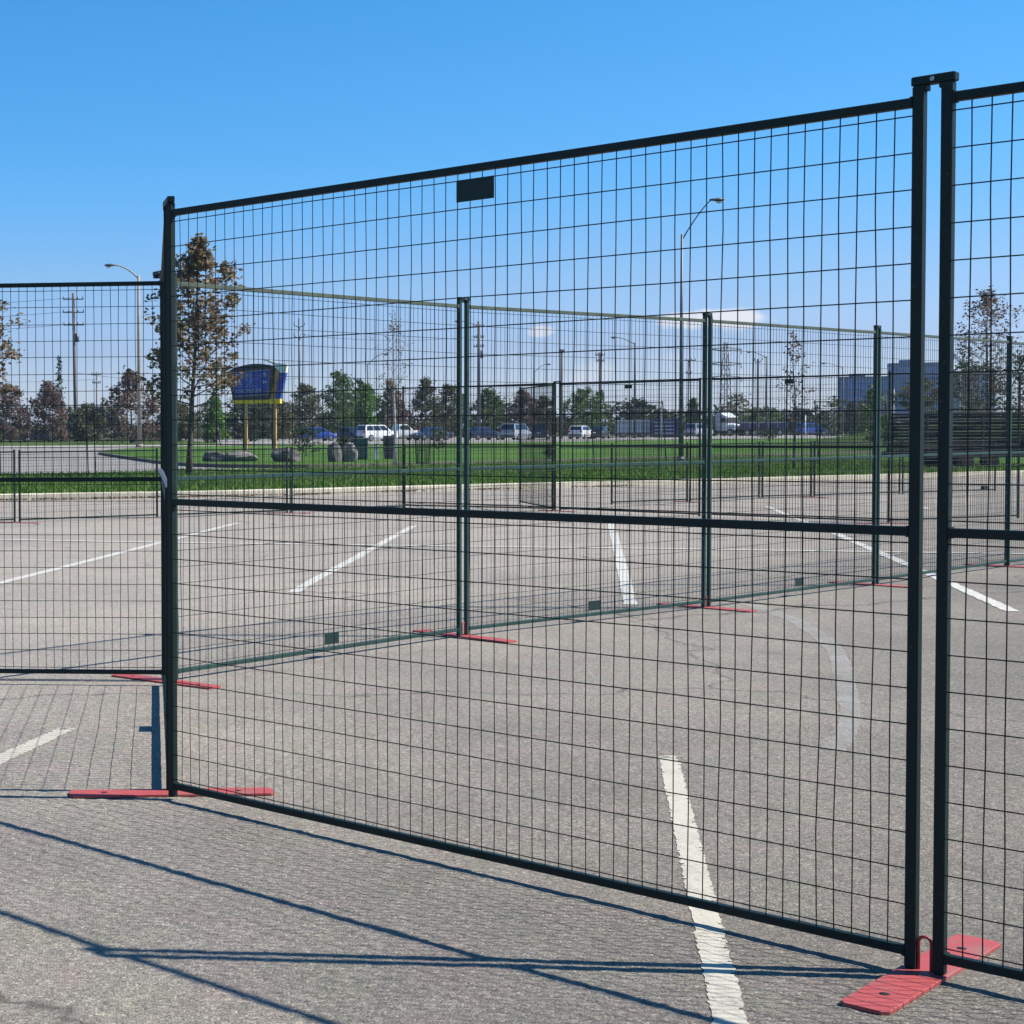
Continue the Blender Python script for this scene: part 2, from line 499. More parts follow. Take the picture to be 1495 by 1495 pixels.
# ------------------------------------------------------------------ building helpers
class MB:
    """collects primitives and links them as ONE mesh object"""

    def __init__(self):
        self.v, self.f, self.mi, self.sm = [], [], [], []

    def add(self, vs, fs, mi=0, smooth=False):
        o = len(self.v)
        self.v += [tuple(x) for x in vs]
        self.f += [tuple(i + o for i in f) for f in fs]
        self.mi += [mi] * len(fs)
        self.sm += [smooth] * len(fs)
        return self

    def box(self, c, s, rotz=0.0, mi=0, bevel=0.0):
        hx, hy, hz = s[0] / 2, s[1] / 2, s[2] / 2
        cs, sn = math.cos(rotz), math.sin(rotz)

        def T(x, y, z):
            return (c[0] + x * cs - y * sn, c[1] + x * sn + y * cs, c[2] + z)
        if bevel <= 0:
            vs = [T(x * hx, y * hy, z * hz) for z in (-1, 1) for x, y in ((-1, -1), (1, -1), (1, 1), (-1, 1))]
            fs = [(3, 2, 1, 0), (4, 5, 6, 7), (0, 1, 5, 4), (1, 2, 6, 5), (2, 3, 7, 6), (3, 0, 4, 7)]
            return self.add(vs, fs, mi)
        b = bevel
        rings = []
        for z, ins in ((-hz, b), (-hz + b, 0), (hz - b, 0), (hz, b)):
            a, d = hx - ins, hy - ins
            k = b if ins == 0 else b * .5
            rings.append([T(x, y, z) for x, y in ((-a + k, -d), (a - k, -d), (a, -d + k), (a, d - k), (a - k, d), (-a + k, d), (-a, d - k), (-a, -d + k))])
        return self.loft(rings, mi=mi)

    def loft(self, rings, mi=0, smooth=False, cap=True, closed=True):
        n = len(rings[0])
        vs = [p for r in rings for p in r]
        fs = []
        for i in range(len(rings) - 1):
            for j in range(n if closed else n - 1):
                k = (j + 1) % n
                fs.append((i * n + j, i * n + k, (i + 1) * n + k, (i + 1) * n + j))
        if cap:
            fs.append(tuple(range(n - 1, -1, -1)))
            fs.append(tuple((len(rings) - 1) * n + j for j in range(n)))
        return self.add(vs, fs, mi, smooth)

    def tube(self, pts, rad, n=8, mi=0, smooth=True, cap=True):
        pts = [Vector(p) for p in pts]
        if isinstance(rad, (int, float)):
            rad = [rad] * len(pts)
        rings = []
        ref = None
        for i, p in enumerate(pts):
            d = (pts[min(i + 1, len(pts) - 1)] - pts[max(i - 1, 0)]).normalized()
            if ref is None:
                ref = Vector((1, 0, 0)) if abs(d.x) < .8 else Vector((0, 1, 0))
            a = (ref - d * ref.dot(d)).normalized()
            ref = a
            b = d.cross(a)
            rings.append([p + (a * math.cos(2 * PI * k / n) + b * math.sin(2 * PI * k / n)) * rad[i] for k in range(n)])
        return self.loft(rings, mi, smooth, cap)

    def prism(self, poly, origin, ux, uy, n, depth, mi=0):
        """polygon in the plane (ux, uy) extruded along n by depth"""
        o, ux, uy, n = Vector(origin), Vector(ux), Vector(uy), Vector(n)
        a = [o + ux * x + uy * y for x, y in poly]
        b = [p + n * depth for p in a]
        return self.loft([a, b], mi)

    def build(self, name, mats, parent=None, loc=None, rotz=None):
        me = bpy.data.meshes.new(name)
        me.from_pydata(self.v, [], self.f)
        if not isinstance(mats, (list, tuple)):
            mats = [mats]
        for m in mats:
            me.materials.append(m)
        me.polygons.foreach_set('material_index', self.mi)
        me.polygons.foreach_set('use_smooth', self.sm)
        me.update()
        bm = bmesh.new()
        bm.from_mesh(me)
        bmesh.ops.recalc_face_normals(bm, faces=bm.faces)
        bm.to_mesh(me)
        bm.free()
        o = bpy.data.objects.new(name, me)
        C.objects.link(o)
        if parent:
            o.parent = parent
        if loc:
            o.location = loc
        if rotz is not None:
            o.rotation_euler = (0, 0, rotz)
        return o


def empty(name, loc, rotz=0.0, label=None, cat=None, group=None):
    o = bpy.data.objects.new(name, None)
    C.objects.link(o)
    o.empty_display_size = .2
    o.location = loc
    o.rotation_euler = (0, 0, rotz)
    tag(o, label, cat, group)
    return o


def tag(o, label=None, cat=None, group=None, kind=None):
    for k, v in (('label', label), ('category', cat), ('group', group), ('kind', kind)):
        if v:
            o[k] = v
    return o


def copy_tree(o, parent=None):
    c = o.copy()
    C.objects.link(c)
    if parent:
        c.parent = parent
    for ch in [x for x in o.children]:
        copy_tree(ch, c)
    return c


def zg(y):
    """height of the ground: the lot dips a little towards the kerb, the land beyond rises again"""
    return float(np.interp(y, [-100, 17, 30, 60, 120, 180, 9000], [0, 0, -.06, -.10, -.10, .25, .25]))


def quads_mesh(name, verts, nq, mat, parent=None):
    """nq loose quads from an (nq*4, 3) array"""
    me = bpy.data.meshes.new(name)
    me.vertices.add(nq * 4)
    me.vertices.foreach_set('co', verts.astype(np.float32).ravel())
    me.loops.add(nq * 4)
    me.loops.foreach_set('vertex_index', np.arange(nq * 4, dtype=np.int32))
    me.polygons.add(nq)
    me.polygons.foreach_set('loop_start', np.arange(0, nq * 4, 4, dtype=np.int32))
    me.materials.append(mat)
    me.update(calc_edges=True)
    me.validate()
    o = bpy.data.objects.new(name, me)
    C.objects.link(o)
    if parent:
        o.parent = parent
    return o


# ------------------------------------------------------------------ ground, lot, lawn, roads
def pl(pts):
    xs = [p[0] for p in pts]
    ys = [p[1] for p in pts]
    return lambda x: float(np.interp(x, xs, ys))


KERB = pl([(-60, 24), (-20, 34.3), (-1.36, 39.1), (2.46, 40.1), (5.65, 41.3), (9.06, 43.1), (12.1, 44.6), (17.6, 47.0), (22.7, 49.9), (31.2, 54.1), (80, 80), (160, 122)])
BACK = pl([(-60, 52), (-2, 60.1), (.87, 60.5), (3.9, 63.4), (6.5, 64.8), (9.9, 66.1), (14.9, 70.7), (21.5, 75.8), (60, 106), (160, 180)])
ISL = pl([(3.0, 117), (3.3, 112), (3.9, 100.7), (5.1, 83.2), (6.3, 75.5), (7.3, 73.4), (10.6, 71.0), (14.9, 73.2), (21.5, 78.2), (60, 108.5), (160, 184)])
ISF = pl([(3.0, 118), (3.3, 122), (4.2, 130), (6.5, 138), (12, 144), (25, 149), (45, 158), (60, 166), (100, 180), (160, 200)])


def sheet(name, x0, x1, near, far, dz, nx, ny, mat, kind='structure', xs=None):
    """ground sheet between two lines y = near(x) and y = far(x), following zg()"""
    xs = xs or [x0 + (x1 - x0) * i / nx for i in range(nx + 1)]
    vs, fs = [], []
    for i, x in enumerate(xs):
        a, b = near(x), far(x)
        for j in range(ny + 1):
            y = a + (b - a) * j / ny
            vs.append((x, y, zg(y) + dz))
    n = ny + 1
    for i in range(len(xs) - 1):
        for j in range(ny):
            fs.append((i * n + j, (i + 1) * n + j, (i + 1) * n + j + 1, i * n + j + 1))
    mb = MB().add(vs, fs)
    o = mb.build(name, mat)
    tag(o, kind=kind)
    return o


# base ground out to the horizon
mb = MB()
ys = [-60, 10, 17, 30, 45, 60, 90, 120, 150, 180, 260, 500, 1500, 5000]
vs, fs = [], []
for y in ys:
    for x in (-4000, -300, -60, 0, 60, 160, 500, 4000):
        vs.append((x, y, zg(y) - .05))
for j in range(len(ys) - 1):
    for i in range(7):
        fs.append((j * 8 + i, j * 8 + i + 1, (j + 1) * 8 + i + 1, (j + 1) * 8 + i))
tag(mb.add(vs, fs).build('ground', M['far']), kind='structure')

# The lot: one mesh. Near the camera the worn surface is modelled (stones a few mm proud), further off it is flat.
PX0, PX1, PY0, PY1, PST = -1.2, 4.2, 3.3, 9.3, .012
_rng = np.random.default_rng(5)
_nx, _ny = int((PX1 - PX0) / PST) + 1, int((PY1 - PY0) / PST) + 1


def _smooth(a, n):
    for _ in range(n):
        a = (a + np.roll(a, 1, 0) + np.roll(a, -1, 0)) / 3
        a = (a + np.roll(a, 1, 1) + np.roll(a, -1, 1)) / 3
    return (a - a.mean()) / a.std()


RELIEF = .0007 * _smooth(_rng.normal(size=(_nx, _ny)), 1) + .0006 * _smooth(_rng.normal(size=(_nx, _ny)), 4)
_fx = np.clip(np.minimum(np.arange(_nx), _nx - 1 - np.arange(_nx)) / 12.0, 0, 1)
_fy = np.clip(np.minimum(np.arange(_ny), _ny - 1 - np.arange(_ny)) / 12.0, 0, 1)
RELIEF = np.clip(RELIEF - .0014, -.005, .0018) * _fx[:, None] * _fy[None, :]


def relief(x, y):
    i, j = (x - PX0) / PST, (y - PY0) / PST
    if i < 0 or j < 0 or i >= _nx - 1 or j >= _ny - 1:
        return 0.0
    a, b = int(i), int(j)
    u, v = i - a, j - b
    return float(RELIEF[a, b] * (1 - u) * (1 - v) + RELIEF[a + 1, b] * u * (1 - v) + RELIEF[a, b + 1] * (1 - u) * v + RELIEF[a + 1, b + 1] * u * v)


def make_lot():
    V, F = [], []
    n0 = 0

    def grid(X, Yf, Zf=None):
        nonlocal n0
        ny = len(Yf(X[0]))
        P = np.array([(x, y, 0.0) for x in X for y in Yf(x)])
        P[:, 2] = np.interp(P[:, 1], [-100, 17, 30, 60, 120, 180], [0, 0, -.06, -.10, -.10, .25])
        if Zf is not None:
            P[:, 2] += Zf.ravel()
        idx = np.arange(len(X) * ny).reshape(len(X), ny) + n0
        F.append(np.stack([idx[:-1, :-1], idx[1:, :-1], idx[1:, 1:], idx[:-1, 1:]], -1).reshape(-1, 4))
        V.append(P)
        n0 += len(P)
    gx, gy = PX0 + np.arange(_nx) * PST, PY0 + np.arange(_ny) * PST
    grid(gx, lambda x: gy, RELIEF)
    ex, ey = gx[-1], gy[-1]
    far = lambda x: np.linspace(ey, KERB(x), 40)
    strip_ = lambda a, b: (lambda x: np.linspace(a, b, 6))
    for X in (np.linspace(-60, PX0, 30), np.linspace(PX0, ex, 6), np.linspace(ex, 160, 90)):
        grid(X, strip_(-30, PY0))
        grid(X, far)
    grid(np.linspace(-60, PX0, 30), strip_(PY0, ey))
    grid(np.linspace(ex, 160, 90), strip_(PY0, ey))
    V, F = np.concatenate(V), np.concatenate(F)
    me = bpy.data.meshes.new('parking_lot')
    me.vertices.add(len(V))
    me.vertices.foreach_set('co', V.astype(np.float32).ravel())
    me.loops.add(F.size)
    me.loops.foreach_set('vertex_index', F.astype(np.int32).ravel())
    me.polygons.add(len(F))
    me.polygons.foreach_set('loop_start', np.arange(0, F.size, 4, dtype=np.int32))
    me.polygons.foreach_set('use_smooth', np.ones(len(F), bool))
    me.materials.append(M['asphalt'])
    me.update(calc_edges=True)
    o = bpy.data.objects.new('parking_lot', me)
    C.objects.link(o)
    return tag(o, kind='structure')


lot = make_lot()
sheet('road', -60, 160, BACK, lambda x: 151.0 if x < 30 else 151.0 + (x - 30) * .4, 0.0, 60, 30, M['road'])
xs_isl = [3.0, 3.05, 3.15, 3.3, 3.6, 3.9, 4.5, 5.1, 5.7, 6.3, 6.8, 7.3, 8.5, 10.6, 12, 14.9, 18, 21.5, 30, 40, 50, 60, 80, 100, 130, 160]
sheet('lawn_strip', -60, 160, lambda x: KERB(x) + .28, BACK, .125, 60, 10, M['grass'])
sheet('lawn', 3, 160, ISL, ISF, .13, 40, 24, M['grass'], xs=xs_isl)
sheet('far_pavement', -60, 160, lambda x: 151.6 if x < 30 else 151.6 + (x - 30) * .4, lambda x: 160.0 if x < 30 else 160.0 + (x - 30) * .36, .05, 40, 3, M['sidewalk'])
sheet('far_parking_lot', 16, 200, lambda x: 165.0 + max(0, x - 30) * .36, lambda x: 250.0, .02, 30, 20, M['road'])
sheet('far_verge', -60, 16, lambda x: 160.05, lambda x: 215.0, .06, 20, 10, M['grass2'])


def kerb_line(name, line, xs, w, h, mat, base=0.0):
    rings = []
    for x in xs:
        y = line(x)
        z = zg(y) + base
        e = .02
        d = line(x + .05) - line(x - .05)
        nrm = Vector((-d, .1, 0)).normalized()
        p = Vector((x, y, z))
        a = p - Vector((0, 0, .06))
        rings.append([a, p + Vector((0, 0, h - e)), p + nrm * e + Vector((0, 0, h)), p + nrm * (w - e) + Vector((0, 0, h)), p + nrm * w + Vector((0, 0, h - e)), a + nrm * w])
    o = MB().loft(rings).build(name, mat)
    return tag(o, kind='structure')


kerb_line('kerb', KERB, [-60 + i * 1.5 for i in range(148)], .30, .15, M['concrete'])
# island kerb: round the tip, then along the near edge
tip = [(25.0, 149), (12.0, 144), (6.5, 138), (4.2, 130), (3.3, 122), (3.0, 117.5), (3.25, 112), (3.9, 100.7), (4.45, 92), (5.1, 83.2), (5.7, 79), (6.3, 75.5), (7.3, 73.4), (8.8, 71.9), (10.6, 71.0), (12.5, 71.6), (14.9, 73.2), (21.5, 78.2), (40, 92.5), (60, 108.5), (100, 137)]
rings = []
for i, (x, y) in enumerate(tip):
    d = (Vector(tip[min(i + 1, len(tip) - 1)]) - Vector(tip[max(i - 1, 0)])).normalized()
    nr = Vector((-d.y, d.x, 0)) * -.16
    p = Vector((x, y, zg(y)))
    rings.append([p + nr - Vector((0, 0, .06)), p + nr + Vector((0, 0, .16)), p - nr + Vector((0, 0, .16)), p - nr - Vector((0, 0, .06))])
tag(MB().loft(rings).build('island_kerb', M['darkkerb']), kind='structure')
tag(sheet('far_kerb', -60, 160, lambda x: 151.0 if x < 30 else 151.0 + (x - 30) * .4, lambda x: 151.6 if x < 30 else 151.6 + (x - 30) * .4, .14, 40, 1, M['concrete']))

# grassy bank behind the trailer on the right
rng = np.random.default_rng(3)
vs, fs = [], []
nx, ny = 26, 16
for i in range(nx + 1):
    for j in range(ny + 1):
        x = 57 + 60 * i / nx
        y = 96 + 44 * j / ny
        u, v = 2 * i / nx - 1, 2 * j / ny - 1
        h = 2.75 * max(0, 1 - u ** 4) * max(0, 1 - v ** 2) ** .8
        vs.append((x, y, zg(y) - .1 + h + (rng.normal(0, .05) if h > .1 else 0)))
for i in range(nx):
    for j in range(ny):
        fs.append((i * (ny + 1) + j, (i + 1) * (ny + 1) + j, (i + 1) * (ny + 1) + j + 1, i * (ny + 1) + j + 1))
tag(MB().add(vs, fs, smooth=True).build('grass_bank', M['grass2']), kind='structure')


# painted lines: thin sheets on the asphalt, parts of the lot
def line_strip(pts, w0, w1, mat, name='parking_line', dz=.004, fine=False):
    P = [Vector(p) for p in pts]
    lens = [0]
    for i in range(len(P) - 1):
        lens.append(lens[-1] + (P[i + 1] - P[i]).length)
    n = min(520, int(lens[-1] / (.011 if fine else .05)))
    m = 9 if fine else 4
    vs, fs = [], []
    rg = random.Random(len(pts) * 7 + int(P[0].x * 100))
    wob = [[rg.uniform(-1, 1) for _ in range(n + 2)] for _ in range(2)]
    for k in range(n + 1):
        q = lens[-1] * k / n
        i = max(j for j in range(len(P) - 1) if lens[j] <= q + 1e-9)
        t = (q - lens[i]) / max(1e-9, lens[i + 1] - lens[i])
        if len(P) == 2:
            p, d = P[0].lerp(P[1], t), (P[1] - P[0]).normalized()
        else:                                   # smooth curve through the points
            a0, a1, a2, a3 = P[max(i - 1, 0)], P[i], P[i + 1], P[min(i + 2, len(P) - 1)]
            p = .5 * (2 * a1 + (a2 - a0) * t + (2 * a0 - 5 * a1 + 4 * a2 - a3) * t * t + (3 * a1 - a0 - 3 * a2 + a3) * t ** 3)
            d = (.5 * ((a2 - a0) + 2 * (2 * a0 - 5 * a1 + 4 * a2 - a3) * t + 3 * (3 * a1 - a0 - 3 * a2 + a3) * t * t)).normalized()
        nr = Vector((-d.y, d.x))
        w = (w0 + (w1 - w0) * k / n) / 2
        e = .0030 if fine else .006
        lo = -w + e * (wob[0][k] + wob[0][k + 1])
        hi = w + e * (wob[1][k] + wob[1][k + 1])
        for c in range(m):
            u = lo + (hi - lo) * c / (m - 1)
            x, y = p.x + nr.x * u, p.y + nr.y * u
            vs.append((x, y, zg(y) + dz + relief(x, y)))
    for k in range(n):
        for c in range(m - 1):
            edge = c in (0, m - 2)
            end = min(k, n - 1 - k) < (6 if fine else 2)
            if fine and rg.random() < (.06 if edge else 0) + (.45 if end else 0):
                continue
            a = k * m + c
            fs.append((a, a + m, a + m + 1, a + 1))
    return MB().add(vs, fs).build(name, mat, lot)


line_strip([(2.84, 7.79), (1.19, 2.6)], .086, .086, M['paint'], fine=True, dz=.0022)
line_strip([(.045, 8.63), (-1.05, 5.9)], .10, .11, M['paint'], fine=True, dz=.0022)
line_strip([(-1.62, 14.2), (-.595, 16.96), (3.08, 28.7)], .12, .12, M['paint_far'])
line_strip([(2.21, 15.78), (5.79, 27.32)], .11, .12, M['paint_far'])
line_strip([(4.945, 14.48), (9.09, 27.55)], .11, .12, M['paint_far'])
line_strip([(7.835, 13.745), (9.12, 17.69), (11.55, 25.1)], .115, .12, M['paint_far'])
line_strip([(-5.0, 26.2), (-.85, 24.33), (1.38, 23.4), (5.29, 22.14), (7.97, 21.31), (9.47, 20.77), (14.5, 19.1)], .17, .17, M['paint_far'], dz=.0075)
line_strip([(-1.2, 14.9), (-.51, 14.54), (-.24, 14.35)], .06, .05, M['faint'])
line_strip([(4.2, 18.5), (5.02, 17.93), (5.75, 17.58)], .06, .05, M['faint'])
line_strip([(5.95, 14.4), (5.86, 13.6), (5.74, 12.94), (5.36, 11.6), (4.66, 9.9), (4.03, 8.53), (3.66, 7.9)], .13, .10, M['faint'], 'faded_line')
line_strip([(16.6, 31.9), (17.3, 34.0)], .11, .11, M['paint_far'])
line_strip([(12.0, 26.6), (14.2, 33.6)], .11, .11, M['paint_far'])

# grass blades over the strip nearest the lot: nobody could count them
rng = np.random.default_rng(11)
N = 52000
bx = rng.uniform(-3, 36, N)
u = rng.beta(1, 1.5, N)
by = np.array([KERB(x) + .30 + (BACK(x) - KERB(x) - .35) * uu for x, uu in zip(bx, u)])
bz = np.array([zg(y) for y in by]) + .12
h = rng.uniform(.05, .13, N)
a = rng.uniform(0, 2 * PI, N)
ww = rng.uniform(.012, .03, N)
lean = rng.normal(0, .04, (N, 2))
p0 = np.c_[bx - np.cos(a) * ww, by - np.sin(a) * ww, bz]
p1 = np.c_[bx + np.cos(a) * ww, by + np.sin(a) * ww, bz]
p2 = np.c_[bx + np.cos(a) * ww * .3 + lean[:, 0], by + np.sin(a) * ww * .3 + lean[:, 1], bz + h]
p3 = np.c_[bx - np.cos(a) * ww * .3 + lean[:, 0], by - np.sin(a) * ww * .3 + lean[:, 1], bz + h]
tag(quads_mesh('grass_blades', np.stack([p0, p1, p2, p3], 1).reshape(-1, 3), N, M['blade']),
    'short green grass of the lawn strip behind the kerb', 'grass', kind='stuff')

# ------------------------------------------------------------------ wire fence panels
Z0, H = .045, 2.394
T_POST, T_RAIL = .030, .026


def wire(mb, a, b, r, rg, axis):
    """one wire of the mesh: a slightly wavy square-section rod"""
    n = 4
    pts = []
    for k in range(n + 1):
        t = k / n
        p = [a[i] + (b[i] - a[i]) * t for i in range(3)]
        if 0 < k < n:
            p[axis] += rg.uniform(-.0036, .0036)
            p[1] += rg.uniform(-.003, .003)
        pts.append(p)
    mb.tube(pts, r, 4, smooth=False, cap=False)


def panel(name, start, ang, label, w=3.0, low=False, flip=False, plate=True, detail=True, z=None, cat='fence', group='wire fence panels',
          lean=0.0, seed=0, sunlit=False):
    """one free-standing welded-wire panel: two posts, rails, mesh and name plate"""
    z = zg(start[1]) if z is None else z
    t = empty(name, (start[0], start[1], z), ang, label, cat, group)
    t.rotation_euler = (lean, 0, ang)
    hh = H if not low else 1.20
    z0, z1 = Z0, Z0 + hh
    rg = random.Random(seed + 17)
    for x in (T_POST / 2, w - T_POST / 2):
        mb = MB()
        mb.box((x, 0, (z1 + .029 + .012) / 2), (T_POST, T_POST, z1 + .029 - .012), bevel=.003)
        mb.build('post', M['fence_lit' if sunlit else 'fence'], t)
    rails = [('top_rail', z1 - T_RAIL / 2), ('bottom_rail', z0 + T_RAIL / 2)]
    if not low:
        rails.insert(1, ('mid_rail', z1 - 1.2015))
    for n_, zz in rails:
        mb = MB()
        mb.box((w / 2, 0, zz), (w - 2 * T_POST, T_RAIL, T_RAIL), bevel=.0025)
        # weld beads where the rail meets the posts
        for x in (T_POST + .003, w - T_POST - .003):
            mb.box((x, 0, zz), (.006, T_RAIL + .004, T_RAIL + .005))
        mb.build(n_, M[('fence_lit_top' if n_ == 'top_rail' else 'fence_lit') if sunlit else 'fence'], t)  # rear row takes the sunlit tones, palest on the top rail
    mb = MB()
    r = .0019 if detail else .0022
    nv = int(round((w - 2 * T_POST - .012) / .0508)) + 1
    x0 = w / 2 - (nv - 1) * .0508 / 2
    yw = -.008
    for i in range(nv):
        x = x0 + i * .0508
        if low:
            wire(mb, (x, yw, z0 + .012), (x, yw, z1 - .012), r, rg, 0)
        else:
            wire(mb, (x, yw, z0 + .010), (x, yw, z1 - 1.206), r, rg, 0)
            wire(mb, (x, yw, z1 - 1.197), (x, yw, z1 - .010), r, rg, 0)
    zs = []
    if low:
        zs = [z1 - .055 - .1016 * k for k in range(11)]
    else:
        zs = [z1 - .051 - .1016 * k for k in range(12)] + [z1 - 1.233 - .1016 * k for k in range(12)]
    for zz in zs:
        wire(mb, (.012, yw - .0036, zz), (w - .012, yw - .0036, zz), r, rg, 2)
    mb.build('wire_mesh', M['wire'], t)
    if plate:
        xc = x0 + 29.5 * .0508 if nv > 40 else w / 2
        zc = (z1 - .051 - .037) if not flip else (z0 + .043 + .040)
        mb = MB()
        mb.box((xc, -.015, zc), (.154, .0024, .076), bevel=.0008)
        for dx in (-.06, .06):
            mb.box((xc + dx, -.0172, zc + .028), (.010, .002, .006))
        mb.build('name_plate', M['plate'], t)
    return t


def D2(a, b):
    return math.atan2(b[1] - a[1], b[0] - a[0])


G_FENCE = 'dark green wire fence panels on the parking lot'
panel('wire_fence', (.4599, 6.9472), R(-49.77), 'large near wire fence panel spanning the middle, dark name plate under its top rail', group=G_FENCE, seed=1)
panel('wire_fence', (2.427, 4.622), R(-48.5), 'near fence panel cut by the right edge of the view, past the double post', group=G_FENCE, seed=2)
eA, eB = (.464, 7.055), (.632, 10.05)
panel('wire_fence', eA, D2(eA, eB), 'fence panel seen edge on behind the left post of the large near panel', flip=True, group=G_FENCE, seed=3)
panel('wire_fence', (-2.330, 10.503), R(-5.62), 'fence panel facing us squarely at the far left, cut by the left edge', group=G_FENCE, seed=4)
B1a = (.700, 10.235)
panel('wire_fence', B1a, D2(B1a, (2.963, 12.318)), 'leftmost panel of the rear fence row, plate low above its bottom rail', w=3.06, flip=True, group=G_FENCE, seed=5, sunlit=True)
panel('wire_fence', (2.997, 12.347), D2((2.997, 12.347), (5.465, 14.162)), 'second panel of the rear fence row, over the white line in the middle', w=3.06, flip=True, group=G_FENCE, seed=6, sunlit=True)
panel('wire_fence', (5.503, 14.193), D2((5.491, 14.184), (7.843, 16.093)), 'third panel of the rear fence row, left of the near double post', w=3.01, flip=True, group=G_FENCE, seed=7, sunlit=True)
panel('wire_fence', (7.872, 16.119), D2((7.859, 16.108), (10.278, 18.157)), 'fourth panel of the rear fence row, behind the near double post', w=3.15, flip=True, group=G_FENCE, seed=8, sunlit=True)
panel('wire_fence', (10.30, 18.18), R(39.1), 'last panel of the rear fence row at the right edge of the view', flip=True, group=G_FENCE, seed=9, sunlit=True)

G_FAR = 'far wire fence panels near the kerb'
n0 = (6.98, 34.0)
panel('wire_fence', n0, D2(n0, (9.55, 32.2)), 'far fence panel beside the white cars, left of the dark far gate post', group=G_FAR, detail=False, seed=10, w=3.1, plate=False)
na, nb = (9.586, 32.16), (13.32, 27.06)
an = D2(na, nb)
na = (na[0] + math.cos(an) * .03, na[1] + math.sin(an) * .03)
panel('wire_fence', na, an, 'far fence panel with a small dark plate, in front of the round green tree', group=G_FAR, detail=False, seed=11)
nc = (na[0] + math.cos(an) * 3.14, na[1] + math.sin(an) * 3.14)
panel('wire_fence', nc, an, 'far fence panel with a small dark plate, in front of the bare reddish sapling', group=G_FAR, detail=False, seed=12)
panel('wire_fence', (13.42, 27.12), D2((13.42, 27.12), (16.15, 28.25)), 'far fence panel in front of the office block and trailer', group=G_FAR, detail=False, seed=13, plate=False)
panel('wire_fence', (9.56, 32.26), D2((9.56, 32.26), (9.70, 35.2)), 'far fence panel turned nearly edge on at the dark far gate post', group=G_FAR, detail=False, seed=14, plate=False)

G_LOW = 'low wire fence panels by the kerb'
lo_dir = math.atan2(.492, .871)


def low_row(pts, labels):
    for i, lab in enumerate(labels):
        a, b = pts[i], pts[i + 1]
        ln = math.hypot(b[0] - a[0], b[1] - a[1])
        g = .035
        ux, uy = (b[0] - a[0]) / ln, (b[1] - a[1]) / ln
        panel('low_wire_fence', (a[0] + ux * g, a[1] + uy * g), D2(a, b), lab, w=ln - 2 * g, low=True, plate=False, detail=False,
              cat='low fence', group=G_LOW, seed=30 + i + int(10 * a[0]))


low_row([(-3.30, 27.75), (-.715, 29.2), (1.85, 30.65), (4.42, 32.1), (6.97, 33.57)],
        ['low fence panel at the left edge, before its double post', 'low fence panel right of the far left double post, before the grey road',
         'low fence panel below the blue and orange sign, left of its thin post', 'low fence panel in front of the pale boulders and white post'])
low_row([(11.45, 34.8), (13.5, 35.9), (15.7, 37.5), (17.05, 37.9), (19.7, 39.2), (22.6, 40.4)],
        ['low fence panel right of the far gate post, in front of the navy container', 'low fence panel in front of the white truck cab', 'short low fence panel under the red sapling',
         'low fence panel in front of the dark glass offices', 'low fence panel in front of the loaded trailer'])

G_LEAN = 'far fence panels standing on the lawn edge'
for i, (a, b, lab) in enumerate((((-1.9, 55.2), (1.12, 55.9), 'leaning far fence panel on the lawn at the left edge'),
                                 ((1.25, 55.9), (4.2, 56.9), 'leaning far fence panel on the lawn, in front of the pale lamp pole'),
                                 ((18.1, 56.6), (20.9, 57.6), 'leaning far fence panel on the lawn, in front of the white trailer'),
                                 ((26.4, 58.2), (29.2, 59.0), 'leaning far fence panel on the lawn, in front of the glass offices'))):
    panel('lawn_wire_fence', a, D2(a, b), lab, plate=False, detail=False, group=G_LEAN, lean=R(-6), seed=60 + i, z=zg(56) + .08)


# couplers across the post tops
def coupler(center, ang, ztop, length, label):
    mb = MB()
    mb.box((0, 0, .012), (length, .031, .025), bevel=.003)
    for s in (-1, 1):
        mb.box((s * (length / 2 - .025), 0, -.008), (.033, .0325, .0155), bevel=.002)
    o = mb.build('post_coupler', M['fence'], None, (center[0], center[1], ztop), ang)
    mb = MB()
    mb.tube([(0.0, -.0175, .012), (0.0, .0175, .012)], .0045, 8, smooth=False)
    mb.tube([(0.0, -.0200, .012), (0.0, -.0165, .012)], .0065, 6, smooth=False)
    mb.build('bolt', M['steel'], o)
    return tag(o, label, 'coupler', 'steel couplers on the fence post tops')


ZT = Z0 + H + .0305
coupler((2.4135, 4.6385), R(-49.5), ZT, .116, 'dark steel coupler with a bright bolt joining the two near posts at upper right')
coupler((.467, 7.0), D2((.470, 6.936), (.464, 7.07)), ZT, .175, 'dark steel coupler on top of the tall left post of the large near panel')
coupler((.632, 10.12), D2((.60, 10.2), (.66, 10.05)), ZT, .20, 'small coupler at the far corner, just above the left fence rail')
coupler((2.981, 12.332), R(41), ZT, .12, 'coupler on the first double post of the rear fence row, in mid picture')
coupler((5.478, 14.173), R(38), ZT, .11, 'coupler on the second post pair of the rear fence row, by the white cloud')
coupler((7.851, 16.10), R(39), ZT, .10, 'coupler on the third post pair of the rear fence row, left of the near posts')
coupler((10.289, 18.168), R(39), ZT, .09, 'coupler on the last post pair of the rear fence row, by the reddish tree')
coupler((9.575, 32.19), R(-45), ZT + zg(32.2), .16, 'tiny coupler topping the dark far gate post')


